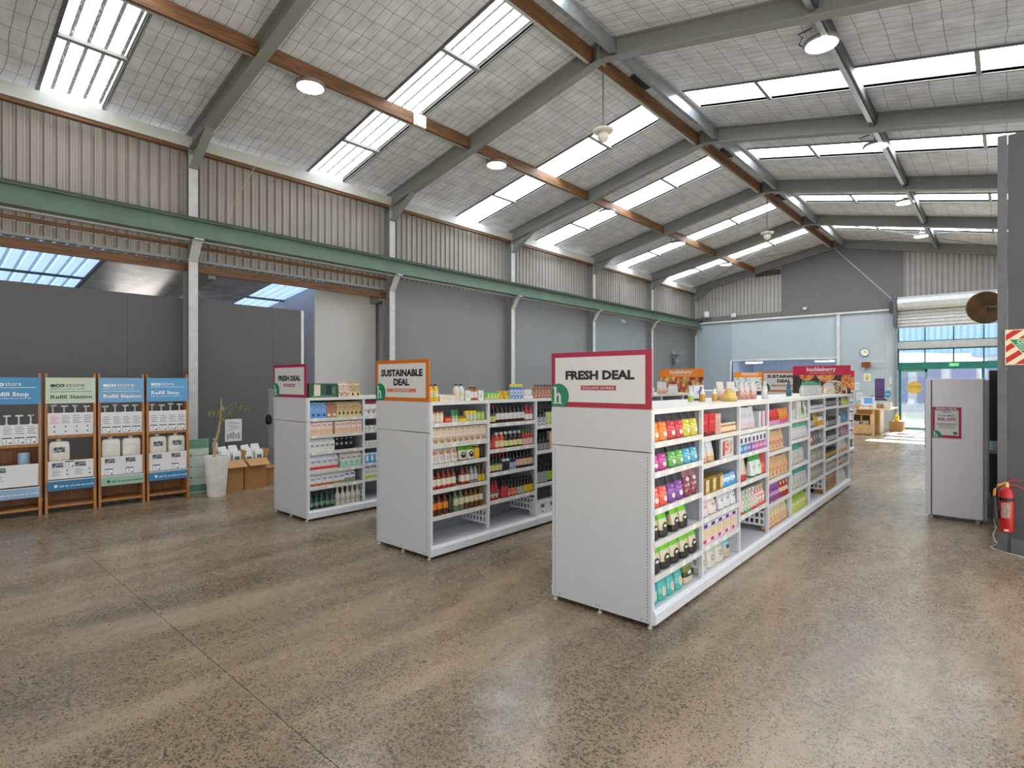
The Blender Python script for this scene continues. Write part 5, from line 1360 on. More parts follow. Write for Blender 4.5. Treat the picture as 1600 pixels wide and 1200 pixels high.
stock(G1, 'long', L1, {
    0: {5: [('s_or', 2), ('s_re', 2), ('s_ye', 2)], 4: [('s_ma', 2), (g_, .03), ('s_gr', 2), ('s_bl', 2)], 3: [('s_co', 2), ('s_pu', 2), ('cherry', 2)],
        2: [('rice', 2), (g_, .06), ('rice', 2), (g_, .02)], 1: [('rice', 5)], 0: [('tealsalt', 4), (g_, .01), ('olivep', 1)]},
    1: {5: [('redtin', 2), ('pinkbox', 1), ('spice', 6)], 4: [('beigep', 2), ('blackbox', 1), (g_, .02), ('barbox', 1)], 3: [('yelbox', 3), ('bluesach', 3)],
        2: [('palepink', 2), (g_, .03), ('greyp', 3)], 1: [('purplab', 5)], 0: [('creamp', 3), ('bluecream', 1)]},
    2: {4: [('silver', 4), (g_, .08), ('pinkwhite', 2)], 3: [('b_bl', 2), ('b_pu', 2), ('b_pi', 2), ('b_ma', 1)], 2: [('redbase', 2), (g_, .14), ('greenbag', 2), ('redbag', 1)],
        1: [('wbot', 2), ('gbot', 2), ('wbot', 2), ('rbot', 3)]},
    3: {4: [('redsach', 4), ('orsach', 3)], 3: [('kraft', 5), (g_, .12)], 2: [('kraftring', 6)], 1: [('purpack', 5), ('redpack', 3)], 0: [('orangepack', 7)]},
    4: {4: [('greybox', 2), (g_, .05), ('labelbox', 2), ('soupgreen', 3), ('figurep', 1)], 3: [('greengrey', 6)], 2: [('tealtop', 5), (g_, .1)], 1: [('tealtop', 6)], 0: [('yelgreen', 6)]},
    5: {5: [('smallwhite', 12)], 4: [('darkspray', 4), ('gold', 3), ('tumeric', 4)], 3: [('brownp', 3), ('darkp', 3), ('greytan', 1)], 2: [('greytan', 7)], 1: [('greytan', 6)]},
    6: {5: [('coffee', 9)], 4: [('darkspray', 4), ('coffee', 6)], 3: [('smallwhite', 4), ('darkspray', 7)], 2: [('goldtin', 8)], 1: [('greytan', 6)], 0: [('brownbox', 8)]},
    7: {5: [('coffee', 4), ('limep', 4)], 4: [('greybox', 2), ('tealp', 2), ('bluep', 3)], 3: [('tealp', 3), ('pinkp', 5)], 2: [('beigep', 5)], 1: [('brownp', 4), ('greytan', 4)], 0: [('creamp', 4)]}})
def top_items(g, gname, items):
    M = Matrix.Translation(g.location) @ Matrix.Rotation(g.rotation_euler.z, 4, 'Z')
    seen = {}
    tot = {}
    for k, *_ in items: tot[k] = tot.get(k, 0) + 1
    for k, x, y in items:
        tp = TP[k]; c = seen.get(k, 0); seen[k] = c + 1
        o = obj(tp['name'], tp['body']); o.location = M @ Vector((x, y, 1.4708)); o.rotation_euler = (0, 0, g.rotation_euler.z + rnd.uniform(-.2, .2))
        tag(o, '%s%s standing on top of the %s shelving' % ((ORD[c] + ' ') if tot[k] > 1 else '', tp['desc'], gname), tp['cat'], 'goods on top of the %s shelving' % gname)
        for nm, me in tp['kids']: obj(nm, me, o)
top_items(G1, 'long', [('sprayw', -.35, 1.52), ('tumeric', -.30, 1.66), ('purplebot', -.36, 1.76), ('tumeric', -.25, 1.82), ('noodle', -.16, 2.10),
    ('cardbook', -.52, 2.06), ('clearpink', -.36, 2.28), ('clearpink', -.32, 2.44), ('clearpink', -.34, 2.60), ('clearpink', -.30, 2.76), ('clearpink', -.30, 2.92), ('clearpink', -.28, 3.08),
    ('figurep', -.20, 3.24), ('figurep', -.24, 3.37), ('tealp', -.30, 4.62)]
    + [('teabag', -.14, 4.66 + .16 * q) for q in range(7)] + [('mixpack', -.14, 6.02 + .12 * q) for q in range(5)])
def rack_fill(g, gname):
    for b in (0, 1, 2, 3):
        for li, z in (('second', 1.02), ('third', .80), ('fourth', .58), ('fifth', .36), ('highest', 1.24)):
            place(g, gname, b, li, z, [('minipack', 9)])
rack_fill(G4, 'far')

# ------------------------------------------------------------------ sign boards on the shelving
M_sred = P('#a5143c', .4, var=.02); M_sor = P('#cc6d1c', .4, var=.02); M_sface = P('#d6d5d3', .45, var=.015); M_sgreen = P('#0f7d55', .4, var=.02); M_txt = P('#1d1d1f', .5)
def clip_disc(cx, cz, r, x0, z0, n=40):
    """disc clipped by the board's edges x>=x0 and z>=z0"""
    pts = [(cx + r * math.cos(2 * math.pi * k / n), cz + r * math.sin(2 * math.pi * k / n)) for k in range(n)]
    def clip(ps, ax, v):
        out = []
        for a, b in zip(ps, ps[1:] + ps[:1]):
            ia, ib = a[ax] >= v, b[ax] >= v
            if ia: out.append(a)
            if ia != ib:
                t = (v - a[ax]) / (b[ax] - a[ax]); out.append((a[0] + t * (b[0] - a[0]), a[1] + t * (b[1] - a[1])))
        return out
    return clip(clip(pts, 0, x0), 1, z0)
def logo(parent, w, h, s=1.0, y=-.0155):
    cx, cz, r = -w / 2 + .068 * s, .078 * s, .094 * s
    mb = MB(); mb.quad([(a, y, b) for a, b in clip_disc(cx, cz, r, -w / 2 + .001, .001)])
    lg = mb.build('logo_disc', M_sgreen, parent)
    mb = MB(); h_glyph(mb, -w / 2 + .018 * s, .022 * s, .125 * s, y - .0008, 0); o = mb.build('logo_letter', M_sface, lg); o['kind'] = 'stuff'
def deal_board(g, y, label, frame, lines, bar=None, w=.826, h=.402, lg=1.0):
    M = Matrix.Translation(g.location) @ Matrix.Rotation(g.rotation_euler.z, 4, 'Z')
    t = thing('deal_sign', label, 'sign', M @ Vector((-GW / 2, y, 1.4712)), g.rotation_euler.z, 'deal boards on the shelving ends')
    MB().box((-w / 2, -.012, 0), (w / 2, 0, h)).build('board', frame, t, bevel=.001)
    f = .036
    MB().box((-w / 2 + f, -.0138, f), (w / 2 - f * 1.25, -.012, h - f)).build('face', M_sface, t)
    for body, size, z, fw in lines: text(body, size, (0, -.0142, z), M_txt, t, 'S', 'CENTER', .05, 'lettering', 1, fw)
    if bar:
        b, z, bw, c = bar
        MB().box((-bw / 2, -.0148, z), (bw / 2, -.0138, z + .034)).build('message_bar', c, t)
        text(b, .029, (0, -.0152, z + .007), M_sface, t, 'S', 'CENTER', .0)
    logo(t, w, h, lg)
    return t
deal_board(G1, -.012, 'big crimson framed FRESH DEAL board on the long shelving end', M_sred, [('FRESH DEAL', .084, .205, .57)], ('EXCLUSIVE SAVINGS', .125, .29, M_sred))
deal_board(G2, -.012, 'orange framed SUSTAINABLE DEAL board on the middle shelving end', M_sor, [('SUSTAINABLE', .088, .245, .65), ('DEAL', .088, .155, .245)], ('EXCLUSIVE SAVINGS', .088, .46, P('#cf7a50', .45)))
deal_board(G3, -.012, 'small crimson framed FRESH DEAL board on the shelving near the dark wall', M_sred, [('FRESH DEAL', .084, .205, .57)], ('EXCLUSIVE SAVINGS', .130, .29, P('#b04a58', .45)))
deal_board(G4, -.012, 'distant orange framed SUSTAINABLE DEAL board behind the long shelving', M_sor, [('SUSTAINABLE', .080, .275, .62), ('DEAL', .080, .185, .25)], ('EXCLUSIVE SAVINGS', .105, .46, P('#cf7a50', .45)))
FOODS = {'table': PRINT(('#2a211d', '#3a2d26', '#33302a', '#4a382c'), 8), 'salad': PRINT(('#5a2a2a', '#8d3a3a', '#c9b48a', '#4f5f3a', '#d9cfb8'), 14), 'pizza': PRINT(('#b5502a', '#d9823f', '#e0b26a', '#9c3a22', '#c96a30'), 20), 'deli': PRINT(('#4a3320', '#a8402f', '#b98a4a', '#d9c9a8', '#3f2a1c'), 7, .5, (1, 1, .6)), 'dairy': PRINT(('#c3c8c4', '#d9d6cf', '#8d9a90', '#4f5f58'), 14)}
def picture_board(g, y, label, band, food, top=.46, bandh=.155, circles=False, w=.85):
    M = Matrix.Translation(g.location) @ Matrix.Rotation(g.rotation_euler.z, 4, 'Z')
    t = thing('picture_sign', label, 'sign', M @ Vector((-GW / 2, y, 1.4712)), g.rotation_euler.z, 'picture boards on the far shelving ends')
    MB().box((-w / 2, -.012, 0), (w / 2, 0, top)).build('board', band, t)
    MB().box((-w / 2, -.0135, .005), (w / 2, -.012, top - bandh)).build('food_picture', FOODS['table' if circles else food], t)
    if circles:
        for n_, (cx, cz, r, c) in enumerate(((-.21, .33, .12, '#d97a3a'), (.07, .33, .14, '#d9824a'), (-.16, .03, .17, '#e0c3a0'), (.19, .03, .19, '#dcbfa0'), (.42, .22, .13, '#c9702f'))):
            lim = lambda a, b: (max(-w / 2, min(a, w / 2)), max(.006, min(b, top - bandh)))
            pts = [lim(cx + r * math.cos(2 * math.pi * k / 28), cz + r * math.sin(2 * math.pi * k / 28)) for k in range(28)]
            q = [lim(cx + .90 * r * math.cos(2 * math.pi * k / 28), cz + .90 * r * math.sin(2 * math.pi * k / 28)) for k in range(28)]
            dz = .0142 + n_ * .0004
            mb = MB(); mb.quad([(a, -dz, b) for a, b in pts]); mb.build('plate_rim', P(c, .5), t)
            mb = MB(); mb.quad([(a, -dz - .0002, b) for a, b in q]); mb.build('plate_food', FOODS[('pizza', 'pizza', 'salad', 'salad', 'pizza')[n_]], t)
    text('huckleberry', .092, (0, -.0125, top - bandh + .066), M_sface, t, 'S', 'CENTER', .03, 'lettering', 1, .43)
    text('your good food pantry store', .024, (0, -.0125, top - bandh + .028), M_sface, t, 'S', 'CENTER', 0, 'lettering', 1, .33)
    return t
def glen(g, n): return g['pitch'] * n
picture_board(G1, glen(G1, 8) + .018, 'crimson huckleberry board with pizza picture on the long shelving', P('#bf0f3f', .4, var=.02), 'pizza', circles=True)
picture_board(G2, glen(G2, 8) + .018, 'orange huckleberry board with deli picture on the middle shelving', P('#e07f1c', .4, var=.02), 'deli', .43, .15)
picture_board(G4, glen(G4, 4) + .018, 'crimson huckleberry board on the far shelving of small packs', P('#bf0f3f', .4, var=.02), 'pizza', .47, .16)
picture_board(G5, glen(G5, 3) + .018, 'orange huckleberry board with pale picture by the street wall', P('#e07f1c', .4, var=.02), 'dairy', .46, .14, w=.84)

# ------------------------------------------------------------------ fridges, extinguisher and the boxed wall end
M_fridge = P('#dfdfe4', .35, var=.02)
t = thing('upright_fridge', 'tall pale grey fridge with a crimson framed offer sheet on its side', 'fridge', (-.735, 8.48, 0), R(-1))
MB().box((.055, 0, .045), (.53, .60, 1.70)).build('body', M_fridge, t, bevel=.006)
dr = MB().box((-.012, .004, .05), (.043, .60, 1.695)).build('door', M_fridge, t, bevel=.006)
MB().box((.0435, .008, .06), (.0545, .58, 1.68)).build('door_seal', P('#55565c', .6), t)
MB().box((-.028, .08, .85), (-.012, .11, 1.45)).build('door_handle', P('#9fa3a8', .3, .5), dr)
MB().box((-.02, .02, 1.50), (.0, .05, 1.53)).build('hinge', P('#6f8fa0', .4), dr)
MB().box((.53, .04, .045), (.565, .58, 1.68)).build('back_cover', P('#a3a3a6', .4), t)
for k in range(11): MB().box((.565, .06, .06 + k * .022), (.578, .56, .070 + k * .022)).build('vent_slat', P('#707074', .5), t)
for x in (.04, .48):
    for y in (.05, .54): MB().lathe([(.022, 0), (.022, .03), (.012, .032), (.012, .046)], 10, c=(x, y, 0)).build('foot', P('#c9c9cc', .5), t)
p = thing('offer_sheet', 'crimson framed FRESH DEAL offer sheet stuck on the grey fridge', 'notice', (-.54, 8.474, .985), R(-1))
W, H = .275, .372
MB().box((-W / 2, -.002, 0), (W / 2, 0, H)).build('sheet', M_sred, p)
MB().box((-W / 2 + .024, -.003, .034), (W / 2 - .024, -.002, H - .042)).build('face', M_sface, p)
text('FRESH DEAL', .038, (0, -.0028, H - .034), M_sface, p, 'S', 'CENTER', .03)
text('SPECIALS', .022, (0, -.0035, H - .066), P('#55555a', .5), p, 'S', 'CENTER', .02)
text('Frozen Meals', .030, (0, -.0035, H - .112), P('#33333a', .5), p, 'S', 'CENTER', .01)
text('30% OFF!', .046, (0, -.0035, H - .162), P('#8e1234', .5), p, 'S', 'CENTER', .03)
for k, (ww, c) in enumerate(((.19, '#44454a'), (.19, '#8d8f94'), (.15, '#8d8f94'), (.16, '#a3a5a9'))):
    MB().box((-ww / 2, -.0036, H - .205 - k * .017), (ww / 2, -.003, H - .198 - k * .017)).build('print_line', P(c, .5), p)
mb = MB(); mb.quad([(a, -.0042, b) for a, b in clip_disc(-W / 2 + .03, .03, .058, -W / 2, 0)]); lg = mb.build('logo_disc', M_sgreen, p)
mb = MB(); h_glyph(mb, -W / 2 + .008, .008, .068, -.005, 0); mb.build('logo_letter', M_sface, lg)['kind'] = 'stuff'
mb = MB(); mb.quad([(.082 + .022 * math.cos(k * math.pi / 8), -.0038, .062 + .018 * math.sin(k * math.pi / 8)) for k in range(16)]); mb.build('seal_disc', M_sgreen, p)

t = thing('display_fridge', 'black open display fridge behind the grey fridge', 'fridge', (-.175, 9.45, 0))
M_dk = P('#0f1013', .35)
MB().box((0, 0, 0), (.75, .7, .74)).build('lower_body', M_dk, t, bevel=.006)
MB().box((-.01, -.02, .74), (.76, .7, .79)).build('deck', P('#7f8488', .3, .5), t)
MB().box((.0, .25, .79), (.75, .7, .90)).build('glass_shelf', P('#b9c6d0', .25), t)
MB().box((0.005, .0, .90), (.75, .7, 1.81)).build('upper_body', M_dk, t, bevel=.006)
for k in range(3): MB().box((.02, -.003, .10 + k * .2), (.70, 0, .11 + k * .2)).build('grille_slat', P('#2c2d31', .4), t)

t = thing('fire_extinguisher', 'red fire extinguisher hanging on the dark grey boxed wall end', 'extinguisher', (-.002, 7.165, .215))
M_fred = P('#b0141a', .25, var=.05)
MB().lathe([(.045, 0), (.055, .006), (.057, .02), (.057, .355), (.052, .39), (.038, .42), (.02, .435)], 24).build('cylinder', M_fred, t, smooth=True)
MB().lathe([(.0575, .300), (.0585, .301), (.0585, .332), (.0575, .333)], 24).build('black_band', M_black, t)
mb = MB()
for k in range(8):
    a0, a1 = -2.35 + k * .16, -2.35 + (k + 1) * .16
    mb.quad([(.0576 * math.cos(a0), .0576 * math.sin(a0), .14), (.0576 * math.cos(a1), .0576 * math.sin(a1), .14), (.0576 * math.cos(a1), .0576 * math.sin(a1), .285), (.0576 * math.cos(a0), .0576 * math.sin(a0), .285)])
mb.build('label', PRINT(('#b01c22', '#c9b8a8', '#2a2a2c', '#d9cfc4', '#b01c22'), 150), t)
mb = MB()
for k in range(4):
    a0, a1 = -1.9 + k * .15, -1.9 + (k + 1) * .15
    mb.quad([(.0576 * math.cos(a0), .0576 * math.sin(a0), .015), (.0576 * math.cos(a1), .0576 * math.sin(a1), .015), (.0576 * math.cos(a1), .0576 * math.sin(a1), .035), (.0576 * math.cos(a0), .0576 * math.sin(a0), .035)])
mb.build('date_label', P('#d8d0c8', .5), t)
MB().lathe([(.022, .43), (.024, .47), (.018, .48)], 12).build('valve', P('#b8a27a', .3, .7), t)
MB().tube([(-.015, 0, .47), (.06, -.01, .505), (.115, -.015, .50)], [.011, .009, .007], 6).build('carry_handle', P('#a33238', .35), t)
MB().tube([(.0, 0, .455), (.07, -.01, .455), (.125, -.015, .43)], [.010, .009, .007], 6).build('trigger', P('#a33238', .35), t)
MB().tube([(-.015, 0, .465), (-.06, -.02, .445), (-.085, -.03, .40), (-.088, -.03, .345)], .012, 7).build('hose', P('#c07a2a', .4), t)
MB().lathe([(.018, .335), (.024, .30), (.036, .16), (.038, .125)], 12, c=(-.088, -.03, 0)).build('horn', M_black, t, smooth=True)
MB().box((-.02, .056, .28), (.02, .084, .36)).build('wall_bracket', P('#5c2a2c', .5), t)

t = thing('fire_sign', 'red and cream striped fire sign with green triangle on the grey wall end', 'sign', (-.013, 7.2375, 1.822))
W, H = .262, .342
MB().box((0, 0, 0), (W, .004, H)).build('sign_plate', P('#d9cfae', .4, var=.02), t)
def clip_poly(ps, x0, x1, z0, z1):
    for ax, v, sg in ((0, x0, 1), (0, x1, -1), (1, z0, 1), (1, z1, -1)):
        out = []
        for a, b in zip(ps, ps[1:] + ps[:1]):
            ia, ib = sg * (a[ax] - v) >= 0, sg * (b[ax] - v) >= 0
            if ia: out.append(a)
            if ia != ib:
                q = (v - a[ax]) / (b[ax] - a[ax]); out.append((a[0] + q * (b[0] - a[0]), a[1] + q * (b[1] - a[1])))
        ps = out
        if not ps: break
    return ps
for k in range(-3, 5):
    z = .005 + k * .112; sl = .80
    ps = clip_poly([(0, z), (W, z + W * sl), (W, z + W * sl + .058), (0, z + .058)], .007, W - .007, .007, H - .007)
    if len(ps) > 2: _m = MB(); _m.quad([(a, -.0006, b) for a, b in ps]); _m.build('stripe', P('#b3151d', .4, var=.02), t)
_m = MB(); _m.quad([(.022, -.0012, .252), (W / 2, -.0012, .098), (W - .022, -.0012, .252)]); _m.build('triangle_edge', P('#d9cfae', .4, var=.02), t)
_m = MB(); _m.quad([(.036, -.0018, .245), (W / 2, -.0018, .112), (W - .036, -.0018, .245)]); _m.build('triangle', P('#14805a', .4, var=.02), t)
text('CO\u2082', .045, (W / 2, -.0022, .208), P('#e0dcc8', .4), t, 'S', 'CENTER', .03)
for k, ww in enumerate((.105, .085, .06, .035)): MB().box((W / 2 - ww / 2, -.0024, .192 - k * .018), (W / 2 + ww / 2, -.0018, .200 - k * .018)).build('print_line', P('#9fc9b2', .5), t)

t = thing('bronze_dish', 'round dull bronze dish on an arm behind the grey wall end', 'dish', (-.175, 8.16, 2.49))
mb = MB(); pr = [(.001, -.030), (.05, -.036), (.11, -.030), (.165, -.008), (.18, .006), (.172, .012), (.10, -.008), (.001, -.012)]
mb.lathe(pr, 32); o = mb.build('dish', P('#7a6347', .45, .35, var=.35, scale=7), t, smooth=True); o.rotation_euler = (R(-90), 0, R(16)); o.rotation_euler = (R(90), 0, R(14))
MB().tube([(.0, -.04, 0), (.0, .0, 0), (.12, -.02, 0), (.16, -.56, 0)], .012, 6).build('arm', P('#6d675c', .4, .4), t)
o = MB().lathe([(.02, 0), (.018, .012), (.008, .016)], 10).build('hub', P('#6d6250', .4), t); o.rotation_euler = (R(90), 0, R(14)); o.location = (.005, -.028, 0)
t = thing('power_cord', 'thin white power cord trailing on the floor by the fire extinguisher', 'cord', (0, 0, 0))
MB().tube([(-.13, 8.98, .09), (-.12, 8.85, .012), (-.09, 8.35, .006), (-.11, 7.95, .006), (-.09, 7.64, .006), (-.05, 7.52, .006), (-.12, 7.37, .006), (-.09, 7.27, .006), (-.0, 7.20, .006), (.10, 7.12, .006), (.5, 6.9, .006)], .0055, 5).build('cord', P('#d6d3cb', .5), t)

# ------------------------------------------------------------------ checkout corner by the street door
t = thing('checkout_counter', 'pale timber checkout counter with open cubbies beside the street door', 'counter', (-3.72, 20.55, 0))
MB().box((-.05, -.05, .80), (1.02, 1.75, .835)).build('counter_top', P('#d8b98f', .5), t)
MB().box((.60, .95, 0), (.64, 1.70, .80)).build('end_panel', P('#e3d9cb', .5), t)
MB().box((-.03, .95, 0), (.60, .99, .80)).build('front_panel', M_ply, t)
MB().box((.56, 0, 0), (.62, .06, .80)).build('leg', P('#d9b27c', .5), t)
cu = empty('cubby_unit', parent=t)
MB().box((0, .05, .03), (.52, .40, .05)).build('cubby_base', M_ply, cu)
MB().box((0, .05, .63), (.52, .40, .65)).build('cubby_top', M_ply, cu)
for x in (0, .25, .50): MB().box((x, .05, .05), (x + .02, .40, .63)).build('cubby_side', M_ply, cu)
MB().box((.0, .045, .05), (.52, .06, .33)).build('drawer_front', M_ply, cu)
MB().box((0, .385, .05), (.52, .40, .63)).build('cubby_back', P('#a8804f', .5), cu)
for q, (nm, lab, a, b, c) in enumerate((('book_stack', 'grey and blue leaflet stack in the nearer counter cubby', (.04, .08, .332), (.23, .30, .43), PRINT(('#8d93a8', '#d9d9dc', '#5f6a8c', '#c9b8a8'), 20)), ('book_stack', 'olive leaflet stack in the farther counter cubby', (.28, .08, .332), (.47, .30, .45), PRINT(('#8d8f6a', '#c9c3a8', '#6f7a55', '#a8a08a'), 20)))):
    mb = MB(); lo_, hi_ = Vector(a), Vector(b); n = 5; mb.v = []
    for k in range(n):
        z0 = a[2] + (b[2] - a[2]) * k / n; z1 = a[2] + (b[2] - a[2]) * (k + 1) / n - .002; dx = .008 * ((k * 7) % 3)
        mb.box((a[0] + dx, a[1], z0 - (.002 if k else 0)), (b[0] - .02 + dx, b[1], z1))
    o = tag(obj(nm, mb.mesh(nm, c)), lab, 'leaflets', 'leaflet stacks in the counter'); o.location = t.location
def on_counter(name, label, cat, x, y): return thing(name, label, cat, (-3.72 + x, 20.55 + y, .8355))
t = on_counter('point_of_sale_screen', 'white framed screen with blue display on the checkout counter', 'screen', .36, .55)
MB().box((-.14, -.03, 0), (.14, .12, .02)).build('screen_base', P('#e3e4e6', .4), t)
MB().box((-.02, .05, .02), (.02, .08, .14)).build('screen_stem', P('#d9dadc', .4), t)
o = MB().box((-.19, -.0, .08), (.19, .03, .37)).build('screen_frame', P('#e6e7ea', .4), t); 
MB().box((-.10, -.003, .14), (.13, 0, .33)).build('display', EMIT('#4f86bf', .55, 'display'), o)
t = on_counter('potted_succulent', 'small spiky potted plant behind the checkout screen', 'plant', .36, 1.0)
MB().lathe([(.06, 0), (.085, .30), (.08, .305)], 14).build('pot', P('#d9b3a8', .5), t, smooth=True)
for q in range(14):
    a = q * 2.4; o = obj('leaf', LM, t, (0, 0, .30)); o.rotation_euler = (0, -.5 - .08 * (q % 6), a); o.scale = (1.3, 2.2, 1.5)
for q, (x, y, r) in enumerate(((.04, .12, .055), (.15, .15, .05), (.12, .30, .06))):
    t = on_counter('orange_pumpkin', '%s small orange pumpkin on the checkout counter end' % ORD[q], 'pumpkin', x, y); t['group'] = 'orange pumpkins on the counter'
    mb = MB(); n = 20; st = []
    for k in range(7):
        a = -math.pi / 2 + math.pi * (k + .15) / 6.3; st.append(len(mb.v))
        for c in range(n):
            rr = r * math.cos(a) * (1 + .07 * math.cos(c * math.pi / 2 * 1.0))
            mb.v.append((rr * math.cos(2 * math.pi * c / n), rr * math.sin(2 * math.pi * c / n), r * .78 * (1 + math.sin(a))))
    for k in range(6):
        for c in range(n): mb.f.append((st[k] + c, st[k] + (c + 1) % n, st[k + 1] + (c + 1) % n, st[k + 1] + c)); mb.m.append(0)
    mb.build('pumpkin_body', P('#d9792a', .5), t, smooth=True)
    MB().tube([(0, 0, r * 1.5), (.005, 0, r * 1.9)], .008, 6).build('stalk', P('#7d6a3a', .7), t)
t = on_counter('brown_parcel_box', 'small brown cardboard box on the checkout counter', 'box', .62, .35)
MB().box((-.02, 0, 0), (.16, .2, .14)).build('box_body', P('#9c7448', .7), t, bevel=.004)
MB().box((.06, -.001, .02), (.08, .2, .141)).build('tape', P('#b9956a', .5), t)
t = on_counter('receipt_printer', 'black and white printer at the end of the checkout counter', 'printer', .80, .45)
MB().box((-.0, 0, 0), (.20, .3, .17)).build('printer_body', P('#d9d7d3', .4), t, bevel=.01)
MB().box((.01, .02, .171), (.19, .28, .20)).build('printer_lid', P('#c9c7c3', .4), t)
t = on_counter('card_terminal', 'dark flat terminal on a stand above the counter printer', 'terminal', .62, .85)
MB().box((0, 0, 0), (.04, .04, .24)).build('terminal_post', P('#c9c9cc', .4), t)
MB().box((-.10, -.05, .24), (.22, .12, .29)).build('terminal_body', P('#2f2b30', .4), t)
t = on_counter('card_sign', 'upright white card beside the checkout screen', 'card', .56, .12)
MB().box((0, 0, 0), (.10, .012, .22)).build('card', P('#e6e7ea', .5), t)
MB().box((-.01, -.03, -.0), (.11, .04, .006)).build('card_foot', P('#c9c9cc', .5), t)
t = thing('floor_carton', 'brown cardboard carton on the floor beside the checkout counter', 'carton', (-3.03, 22.95, 0))
MB().box((0, 0, 0), (.40, .42, .33)).build('carton_body', P('#b98a58', .7), t, bevel=.004)
MB().box((-.01, -.01, .33), (.41, .2, .337)).build('flap', P('#c99c6a', .7), t); MB().box((-.01, .22, .33), (.41, .43, .337)).build('flap', P('#c99c6a', .7), t)
t = thing('yellow_canister', 'yellow canister standing on the carton by the street door', 'canister', (-2.83, 23.12, .3375))
MB().lathe([(.07, 0), (.075, .02), (.075, .16), (.04, .20), (.03, .24)], 14).build('canister_body', P('#e6bf1f', .4), t, smooth=True)
MB().lathe([(.034, .24), (.034, .27)], 12).build('cap', P('#d9a91a', .4), t)
t = thing('wall_clock', 'round white wall clock with grey rim on the pale blue street wall', 'clock', (-3.9, 23.895, 2.76))
o = MB().lathe([(.15, 0), (.155, .02), (.14, .035), (.13, .022), (.001, .022)], 32).build('clock_case', P('#7c8790', .4, .3), t, smooth=True); o.rotation_euler = (R(90), 0, 0)
o = MB().lathe([(.129, .0222), (.129, .024)], 32).build('dial', P('#eceae4', .5), t); o.rotation_euler = (R(90), 0, 0)
MB().box((-.006, -.028, 0), (.006, -.025, .09)).build('minute_hand', M_black, t); MB().box((0, -.028, -.006), (.06, -.025, .006)).build('hour_hand', M_black, t)
t = thing('wall_bracket_sign', 'small brown timber box sign under the wall clock', 'sign', (-3.98, 23.895, 2.22))
MB().box((0, -.14, 0), (.26, 0, .19)).build('timber_box', wood_mat('#6d3a20', '#8d5230', 'sign_timber'), t)
MB().box((.0, -.145, .195), (.75, -.12, .215)).build('rail', P('#d3d9db', .5), t)
MB().lathe([(.05, -.07), (.03, 0)], 10, c=(.06, -.07, 0)).build('lamp_head', P('#e3e6e8', .4), t)
t = thing('smiley_notice', 'white notice with a yellow square on the pale blue wall', 'notice', (-3.93, 23.893, 1.71))
MB().box((0, -.004, 0), (.22, 0, .28)).build('sheet', P('#e2e3e6', .5), t)
MB().box((.05, -.006, .10), (.17, -.004, .22)).build('yellow_square', P('#d9cf3a', .5), t)
for z in (.055, .08): MB().box((.05, -.006, z), (.17, -.004, z + .014)).build('print_line', P('#44464c', .5), t)
t = thing('purple_poster', 'tall purple poster above the checkout counter', 'poster', (-3.58, 23.893, 1.08))
MB().box((0, -.006, 0), (.29, 0, .72)).build('sheet', P('#54406f', .45, var=.35, scale=5), t)
MB().box((.02, -.008, .03), (.27, -.006, .10)).build('caption_strip', P('#3a2d52', .5), t)
t = thing('blue_round_notice', 'blue rounded notice on the wall beside the purple poster', 'notice', (-3.27, 23.893, 1.13))
_m = MB(); _m.prism([(.075 + .09 * math.cos(2 * math.pi * k / 14), 0, .115 + .125 * math.sin(2 * math.pi * k / 14)) for k in range(14)], (0, -.008, 0), (0, 0, 0)); _m.build('notice_plate', P('#2f8fc0', .4), t)
MB().box((.01, -.0095, .10), (.14, -.008, .125)).build('white_line', P('#d9e6ee', .5), t)
for q, (x, z, w, h) in enumerate(((-4.20, 1.38, .13, .28), (-4.16, 1.02, .20, .27), (-3.14, 1.62, .07, .22), (-3.20, 1.42, .12, .05))):
    t = thing('wall_notice', ['upper white sheet pinned by the far shelving end', 'lower white sheet pinned by the far shelving end', 'narrow white sheet beside the street door frame', 'small white strip label beside the street door frame'][q], 'notice', (x, 23.893, z))
    MB().box((0, -.003, 0), (w, 0, h)).build('sheet', P('#dfe3e6', .5), t)
    for k in range(3 if h > .1 else 1): MB().box((.02, -.0045, h * (.25 + .22 * k)), (w - .02, -.003, h * (.32 + .22 * k))).build('print_line', P('#8d939c', .5), t)
t = thing('exit_sign', 'small lit green exit sign on the door header', 'sign', (-1.46, 23.88, 2.20))
MB().box((0, 0, 0), (.26, .04, .12)).build('sign_case', EMIT('#3fae62', .7, 'exit_glow'), t)
MB().box((.05, -.003, .03), (.12, 0, .09)).build('pictogram', P('#dfe9c9', .5), t)
text('EXIT', .06, (.135, -.004, .035), P('#e9efd2', .5), t, 'S', 'LEFT', .02)

# ------------------------------------------------------------------ fans, lights and cameras on the far walls
for q, (x, y) in enumerate(((-8.28, 25.0), (-5.55, 25.0))):
    t = thing('strip_light', '%s white strip light on the ceiling of the back room' % ('nearer' if q == 0 else 'farther'), 'light', (x, y, 2.50), 0, 'strip lights in the back room')
    MB().box((-.25, -.04, .03), (.45, .04, .07)).build('light_body', P('#e3e6ea', .5), t)
    MB().tube([(-.24, 0, .012), (.44, 0, .012)], .018, 8).build('light_tube', EMIT('#eaf2ff', 150.0, 'tube_glow'), t)
    for xx in (-.2, .4): MB().box((xx - .006, -.006, .07), (xx + .006, .006, .50)).build('hanger', P('#c9ccd0', .5), t)
t = thing('wall_fan', 'grey wall fan high on the grey boards by the street corner', 'fan', (-10.30, 21.97, 2.79))
MB().box((-.20, -.06, -.45), (-.14, .06, -.1)).build('wall_plate', P('#6d6f72', .5), t)
MB().tube([(-.15, 0, -.35), (-.02, 0, -.25), (.02, 0, -.02)], .035, 8).build('fan_arm', P('#5f6164', .5), t)
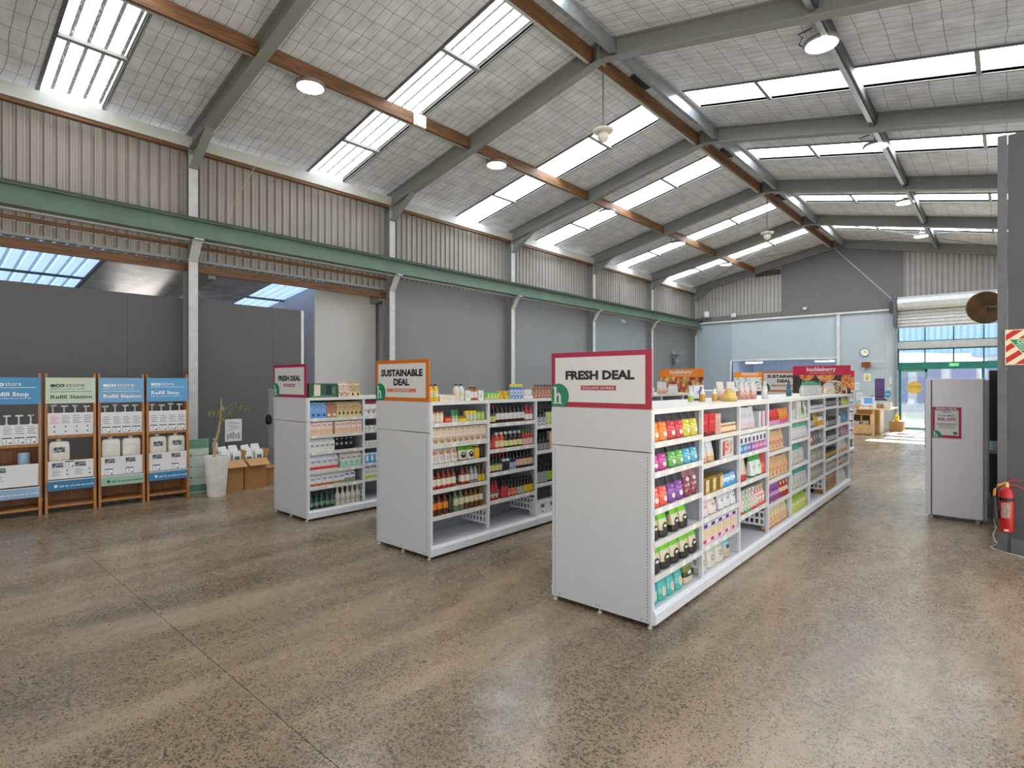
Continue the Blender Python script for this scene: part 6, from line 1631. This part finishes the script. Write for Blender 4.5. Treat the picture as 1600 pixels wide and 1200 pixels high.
hd = empty('fan_head', parent=t); hd.rotation_euler = (0, R(90), R(-35))
MB().lathe([(.06, -.10), (.075, -.06), (.075, .02), (.04, .05)], 14).build('motor', P('#5a5c60', .4), hd, smooth=True)
for k in range(3):
    a = k * 2.094; mb = MB(); c, s_ = math.cos(a), math.sin(a)
    q4 = lambda r_, w_, z: (r_ * c - w_ * s_, r_ * s_ + w_ * c, z)
    mb.quad([q4(.05, -.03, .06), q4(.30, -.09, .04), q4(.30, .07, .10), q4(.05, .03, .08)]); mb.quad([q4(.05, .03, .085), q4(.30, .07, .105), q4(.30, -.09, .045), q4(.05, -.03, .065)])
    mb.build('fan_blade', P('#8a8d91', .4), hd)
for rr, zz in ((.34, .07), (.24, .15), (.12, .17)):
    MB().tube([(rr * math.cos(2 * math.pi * k / 24), rr * math.sin(2 * math.pi * k / 24), zz) for k in range(25)], .006, 4).build('guard_ring', P('#9a9da1', .4), hd)
for k in range(10):
    a = k * math.pi / 5; MB().tube([(.04 * math.cos(a), .04 * math.sin(a), .175), (.24 * math.cos(a), .24 * math.sin(a), .15), (.34 * math.cos(a), .34 * math.sin(a), .07)], .004, 4).build('guard_wire', P('#9a9da1', .4), hd)
t = thing('twin_spotlight', 'small white twin spotlight on the bluish boards under the green beam', 'light', (-10.46, 17.83, 3.90))
MB().box((-.04, -.06, -.04), (0, .06, .06)).build('mount', P('#d3d6d6', .4), t)
for y in (-.06, .06):
    o = MB().lathe([(.03, 0), (.05, .08), (.045, .085)], 12).build('spot_head', P('#dfe1e1', .35), t, smooth=True); o.rotation_euler = (0, R(120), 0); o.location = (.0, y, 0)
t = thing('dome_camera', 'small white dome camera on the dark grey gable board', 'camera', (-5.9, 23.93, 4.53))
MB().box((-.07, -.10, .0), (.07, 0, .06)).build('camera_base', P('#d9dad8', .4), t)
o = MB().lathe([(.055, 0), (.05, .03), (.03, .05), (.001, .058)], 14, c=(0, -.05, 0)).build('dome', P('#b9bbbc', .3), t, smooth=True); o.scale = (1, 1, -1)
t = thing('sensor_box', 'small white sensor box on the grey strip under the ribbed cladding', 'sensor', (-8.64, 23.90, 4.42))
MB().box((-.09, -.09, 0), (.09, 0, .16)).build('sensor_case', P('#e0e1df', .4), t, bevel=.01)
MB().box((-.03, -.1, .03), (.03, -.09, .07)).build('lens', P('#8f9394', .3), t)
t = thing('corner_speaker', 'white rounded speaker in the far corner above the green beam end', 'speaker', (-9.75, 23.70, 4.48))
MB().lathe([(.10, 0), (.13, .06), (.13, .18), (.09, .26)], 14).build('speaker_case', P('#d9dad8', .4), t, smooth=True)
MB().box((-.05, .05, .05), (.05, .20, .15)).build('speaker_bracket', P('#b9bbb9', .4), t)
